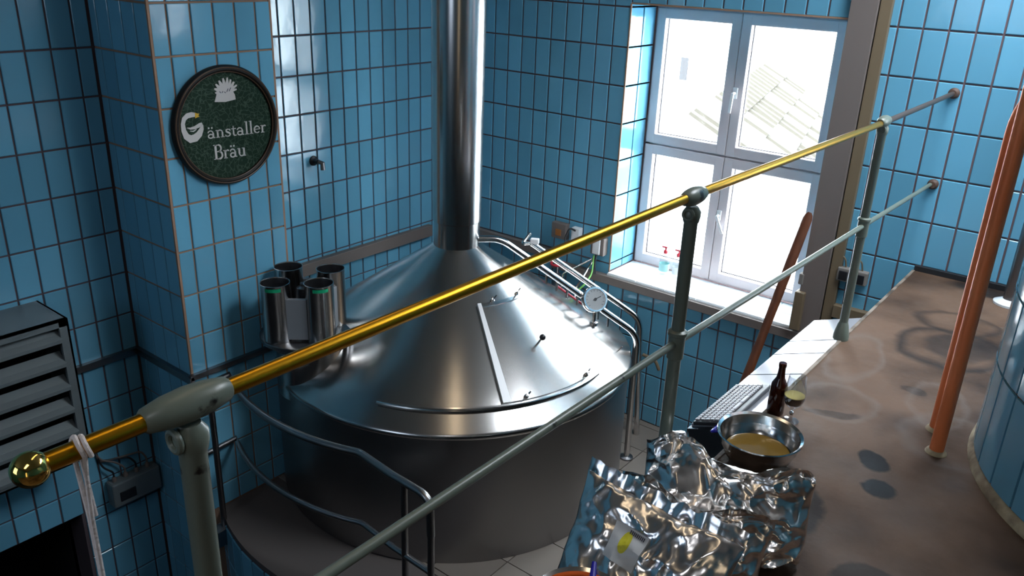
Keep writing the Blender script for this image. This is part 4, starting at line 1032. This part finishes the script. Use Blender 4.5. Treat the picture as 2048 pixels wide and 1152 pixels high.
# keyboard lies on the near end of the desk
ang = math.atan(0.37); Rk = Matrix.Rotation(-ang, 3, 'Y')
KO = Vector((-1.118, 2.60, dz(-1.118) + 0.004))
kbd = thing('keyboard', 'grey computer keyboard lying on the near end of the pale desk', 'keyboard', KO)
ex = Rk @ Vector((1, 0, 0)); ez = Rk @ Vector((0, 0, 1)); ey = Vector((0, 1, 0))
def kpt(a, b_, c): return KO + ex * a + ey * b_ + ez * c
KWd, KLn = 0.150, 0.395
part('case', MB().obox(kpt(KWd / 2, KLn / 2, 0.006), (KWd, KLn, 0.016), Rk, 0.003), 'keyframe', kbd)
kc = 0
kme = {}
for r in range(6):
    yy = 0.010
    while yy < KLn - 0.02:
        kl = 0.0165 if not (r == 5 and 0.10 < yy < 0.2) else 0.07
        key_ = round(kl, 3)
        if key_ not in kme:
            kme[key_] = MB().box((-0.0075, -kl / 2 + 0.001, 0), (0.0075, kl / 2 - 0.001, 0.007), 0.0015).mesh('key', (0, 0, 0), M['key'])
        o = bpy.data.objects.new('key', kme[key_]); o.parent = kbd; o.rotation_euler = (0, -ang, 0)
        o.location = kpt(0.014 + r * 0.0195 + (0.004 if r > 0 else 0), yy + kl / 2, 0.0145) - KO; COL.objects.link(o)
        yy += kl + 0.0012; kc += 1

# ------------------------------------------------------------------ bowl, bottle and glass on the walkway
BX, BY, BZ = -0.798, 2.41, DECK
bw = thing('steel_bowl', 'round stainless bowl of amber liquid on the walkway edge', 'bowl', (BX, BY, BZ))
def bowlprof(r, h, z): return [(0.001, z), (r * 0.60, z), (r * 0.78, z + h * 0.2), (r * 0.91, z + h * 0.6), (r * 0.965, z + h * 0.92), (r * 1.0, z + h * 0.97), (r * 1.03, z + h), (r * 1.015, z + h + 0.004), (r * 0.95, z + h - 0.002), (r * 0.915, z + h * 0.6), (r * 0.78, z + h * 0.22), (r * 0.6, z + 0.004), (0.001, z + 0.004)]
part('body', MB().lathe(bowlprof(0.137, 0.100, BZ + 0.001), (BX, BY, 0), seg=64, cap=False), 'steel_pol', bw)
part('wort', MB().lathe([(0.106, BZ + 0.037), (0.0001, BZ + 0.0372)], (BX, BY, 0), seg=48, cap=False), 'liquid', bw, 'amber liquid in the bowl')
hp = [Vector((BX - 0.125, BY - 0.03, BZ + 0.075)), Vector((BX - 0.155, BY - 0.035, BZ + 0.06)), Vector((BX - 0.165, BY, BZ + 0.045)), Vector((BX - 0.155, BY + 0.035, BZ + 0.06)), Vector((BX - 0.125, BY + 0.03, BZ + 0.075))]
part('handle', MB().tube(bend(hp, 0.02), 0.005, 8), 'blue', bw, 'blue loop handle')
solo('wooden_stick', MB().tube([(-0.90, 2.30, DECK + 0.008), (-0.80, 2.44 - 0.1, DECK + 0.008), (-0.93, 2.235, DECK + 0.0085)][::2] , 0.006, 8), 'white', 'pale stick poking out between the bowl and the foil bags', 'stick', (-0.9, 2.3, DECK))

bx, by = -0.873, 2.757
bt = thing('beer_bottle', 'short brown beer bottle behind the bowl on the walkway edge', 'bottle', (bx, by, DECK))
z = DECK + 0.001
part('glass_body', MB().lathe([(0.028, z), (0.031, z + 0.004), (0.031, z + 0.105), (0.028, z + 0.122), (0.016, z + 0.145), (0.0135, z + 0.165), (0.0125, z + 0.19), (0.0145, z + 0.192), (0.0145, z + 0.205), (0.012, z + 0.207)], (bx, by, 0), seg=32), mat('brown_bottle_glass', (0.035, 0.006, 0.002), 0.06), bt)
gx, gy = -0.805, 2.735
gl = thing('beer_glass', 'stemmed snifter glass of dark beer right beside the brown bottle', 'glass', (gx, gy, DECK))
outer = [(0.001, z), (0.030, z), (0.030, z + 0.003), (0.008, z + 0.009), (0.005, z + 0.022), (0.009, z + 0.034), (0.005, z + 0.044), (0.012, z + 0.055), (0.030, z + 0.072), (0.038, z + 0.095), (0.038, z + 0.12), (0.033, z + 0.16), (0.031, z + 0.185)]
inner = [(0.0298, z + 0.185), (0.0318, z + 0.16), (0.0367, z + 0.12), (0.0367, z + 0.095), (0.029, z + 0.074), (0.0005, z + 0.058)]
part('glass_body', MB().lathe(outer + inner, (gx, gy, 0), seg=40, cap=False), 'glass', gl)
part('stem_glint', MB().sphere((gx, gy, z + 0.034), 0.0085, 8, 6), 'steel_pol', gl, 'polished ball in the stem, added for its glint')  # mirror ball stands in for the highlights on the glass stem
part('beer', MB().lathe([(0.0005, z + 0.059), (0.0285, z + 0.0745), (0.036, z + 0.095), (0.0362, z + 0.105), (0.0005, z + 0.105)], (gx, gy, 0), seg=40, cap=False), 'beer', gl, 'dark beer')
part('foam', MB().lathe([(0.0362, z + 0.1052), (0.0362, z + 0.108), (0.030, z + 0.110), (0.0005, z + 0.1085)], (gx, gy, 0), seg=40, cap=False), 'foam', gl, 'yellowish foam')
solo('white_cloth_scrap', MB().obox((-0.87, 2.60, DECK + 0.010), (0.05, 0.10, 0.012), Matrix.Rotation(0.5, 3, 'Z'), 0.004), 'white', 'small white plastic piece between bowl and bottle', 'plastic piece', (-0.87, 2.60, DECK))

# ------------------------------------------------------------------ foil bags
def crumple(p, seed, amp):
    q_ = p * 5.0 + Vector((seed * 7.1, seed * 3.3, seed * 1.7))
    d1 = noise.noise_vector(q_)
    r1 = 1 - abs(noise.noise(q_ * 2.1)) * 2.2
    r2 = 1 - abs(noise.noise(q_ * 4.7 + Vector((9, 4, 2)))) * 2.2
    r3 = 1 - abs(noise.noise(q_ * 10.3 + Vector((1, 8, 5)))) * 2.0
    return d1 * amp * 1.5, amp * (1.1 * r1 + 0.38 * r2 + 0.10 * r3)
def bag_surface(o_, ux, upv, L, H, T, seed, amp, ridge, u, h, side_):
    """u along the bag, h up, side -1 front / +1 back"""
    nv = upv.cross(ux).normalized()
    e = (max(0.0, 4 * u * (1 - u))) ** 0.42
    t_ = T * e * (max(0.0, 1 - h) ** 0.55) * (0.35 + 0.65 * min(1, (h * 5) ** 0.5))
    hh = H * (h + ridge(u) * h)
    xx = L * (u - 0.5) * (1.0 + 0.10 * h * h)
    base = o_ + ux * xx + upv * hh
    p = base + nv * (t_ * side_)
    dv, dn = crumple(p, seed, amp)
    k = min(1, e * 1.2)
    return p + dv * (0.4 + 0.6 * k) + nv * side_ * dn * (0.35 + 0.65 * k), nv * side_
def foil_bag(name, label, o_, ux, upv, L, H, T, seed, amp=0.012, ridge=lambda u: 0, fin=0.03, label_patch=False, NU=110, NH=70):
    t_ = thing(name, label, 'foil bag', o_, 'foil hop bags on the walkway')
    ux = Vector(ux).normalized(); upv = Vector(upv).normalized(); o_ = Vector(o_)
    mb_ = MB(); vs = []; fs = []
    for s_ in (-1, 1):
        for i in range(NU + 1):
            for j in range(NH + 1):
                p, _ = bag_surface(o_, ux, upv, L, H, T, seed, amp, ridge, i / NU, j / NH, s_)
                p.z = max(p.z, DECK + 0.003) if p.x > -0.92 else p.z
                vs.append(p)
    N = (NU + 1) * (NH + 1); w = NH + 1
    for s_ in range(2):
        for i in range(NU):
            for j in range(NH):
                a = s_ * N + i * w + j
                fs.append([a, a + w, a + w + 1, a + 1] if s_ == 0 else [a, a + 1, a + w + 1, a + w])
    mb_.add(vs, fs, True)
    body = part('pouch', mb_, 'foil', t_)
    # welded seam fin along the top
    fb = MB(); vs = []; fs = []
    for i in range(NU + 1):
        p, _ = bag_surface(o_, ux, upv, L, H, T, seed, amp, ridge, i / NU, 1.0, -1)
        lean = Vector((0.0, -0.5, 0)) * (0.35 + 0.5 * noise.noise(Vector((i * 0.07, seed, 0))))
        for k in range(5):
            w_ = fin * k / 4 * (1 + 0.35 * noise.noise(Vector((i * 0.11, seed * 3, 2))))
            vs.append(p + (upv + lean).normalized() * w_ + Vector((0, 0.008 * noise.noise(Vector((i * 0.16, k * 0.3, seed))), 0)))
    for i in range(NU):
        for k in range(4): a = i * 5 + k; fs.append([a, a + 5, a + 6, a + 1])
    fb.add(vs, fs, True); part('top_seam', fb, 'foil', t_)
    return t_, ux, upv
def bag_patch(t_, name, args, u0, u1, h0, h1, off, m_, label=None, mask=None, n_=14):
    o_, ux, upv, L, H, T, seed, amp, ridge = args
    vs = []; fs = []
    for i in range(n_ + 1):
        for j in range(n_ + 1):
            u = u0 + (u1 - u0) * i / n_; h = h0 + (h1 - h0) * j / n_
            if mask == 'disc':
                a = 2 * pi * i / n_; r = j / n_; u = (u0 + u1) / 2 + (u1 - u0) / 2 * r * cos(a); h = (h0 + h1) / 2 + (h1 - h0) / 2 * r * sin(a)
            p, nv = bag_surface(o_, ux, upv, L, H, T, seed, amp, ridge, u, h, -1)
            vs.append(p + nv * off)
    for i in range(n_):
        for j in range(n_): a = i * (n_ + 1) + j; fs.append([a, a + n_ + 1, a + n_ + 2, a + 1])
    return part(name, MB().add(vs, fs, True), m_, t_, label)

# front bag
r1 = lambda u: 0.06 - 0.06 * u
o1 = Vector((-0.722, 1.37, DECK + 0.012)); ux1 = Vector((1, 0.0, 0.0)).normalized(); up1 = Vector((-0.02, 0.68, 1)).normalized()
b1, _, _ = foil_bag('hop_bag', 'front silver foil bag with grey label and yellow sticker', o1, ux1, up1, 0.395, 0.35, 0.10, 1.0, 0.012, r1, 0.035)
a1 = (o1, ux1, up1, 0.395, 0.35, 0.10, 1.0, 0.012, r1)
lb = bag_patch(b1, 'label', a1, 0.29, 0.52, 0.53, 0.80, 0.0025, 'paperlabel', 'grey paper label')
bag_patch(lb, 'sticker', a1, 0.355, 0.425, 0.60, 0.77, 0.004, 'yellow', 'yellow sticker', 'disc', 20)
for k in range(9):
    u = 0.385 + k * 0.0125
    bag_patch(lb, 'print_mark', a1, u, u + 0.008, 0.755, 0.785, 0.0042, 'ink', None, None, 3)
# middle and back bags
r2 = lambda u: 0.0 - 0.18 * u + 0.08 * sin(u * 9)
foil_bag('hop_bag', 'middle slumped silver foil bag behind the labelled one', (-0.70, 1.70, DECK + 0.012), (1, 0.26, 0), (-0.03, 0.15, 1), 0.37, 0.25, 0.12, 2.3, 0.020, r2, 0.02)
r3 = lambda u: -0.02 - 0.10 * u + 0.10 * sin(u * 9)
foil_bag('hop_bag', 'rear crumpled silver foil bag nearest the steel bowl', (-0.695, 1.915, DECK + 0.012), (1, 0.36, 0), (-0.05, 0.0, 1), 0.42, 0.28, 0.11, 4.2, 0.024, r3, 0.02)

# pot of clips at the bottom edge
PX, PY = -0.735, 1.235
pt = thing('steel_pot', 'steel pot holding orange and blue plastic things in front of the foil bags', 'pot', (PX, PY, DECK))
part('body', MB().lathe([(0.001, DECK + 0.001), (0.10, DECK + 0.001), (0.106, DECK + 0.01), (0.108, DECK + 0.235), (0.114, DECK + 0.24), (0.113, DECK + 0.245), (0.104, DECK + 0.24), (0.103, DECK + 0.012), (0.001, DECK + 0.010)], (PX, PY, 0), seg=56, cap=False), 'steel_pol', pt)
oc = MB().tube([Vector((PX - 0.01 + 0.055 * cos(a), PY + 0.035 + 0.045 * sin(a), DECK + 0.20 + 0.012 * sin(a))) for a in [2 * pi * k / 28 for k in range(28)]], 0.011, 10, closed=True)
solo('orange_clip_ring', oc, 'orange', 'orange plastic ring inside the steel pot', 'clip', (PX, PY, DECK + 0.2))
oc = MB().tube([Vector((PX + 0.02 + 0.045 * cos(a), PY - 0.02 + 0.04 * sin(a), DECK + 0.185 + 0.01 * cos(a))) for a in [2 * pi * k / 28 for k in range(28)]], 0.010, 10, closed=True)
solo('orange_clip_ring', oc, 'orange', 'second orange plastic ring lower in the steel pot', 'clip', (PX, PY, DECK + 0.185))
solo('blue_bag_clip', MB().tube([(PX - 0.035, PY + 0.105, DECK + 0.265), (PX - 0.01, PY + 0.06, DECK + 0.25), (PX + 0.05, PY - 0.01, DECK + 0.23), (PX + 0.08, PY - 0.06, DECK + 0.21)], [0.006, 0.009, 0.009, 0.008], 10), 'blue', 'dark blue plastic clip across the steel pot', 'clip', (PX, PY, DECK + 0.23))
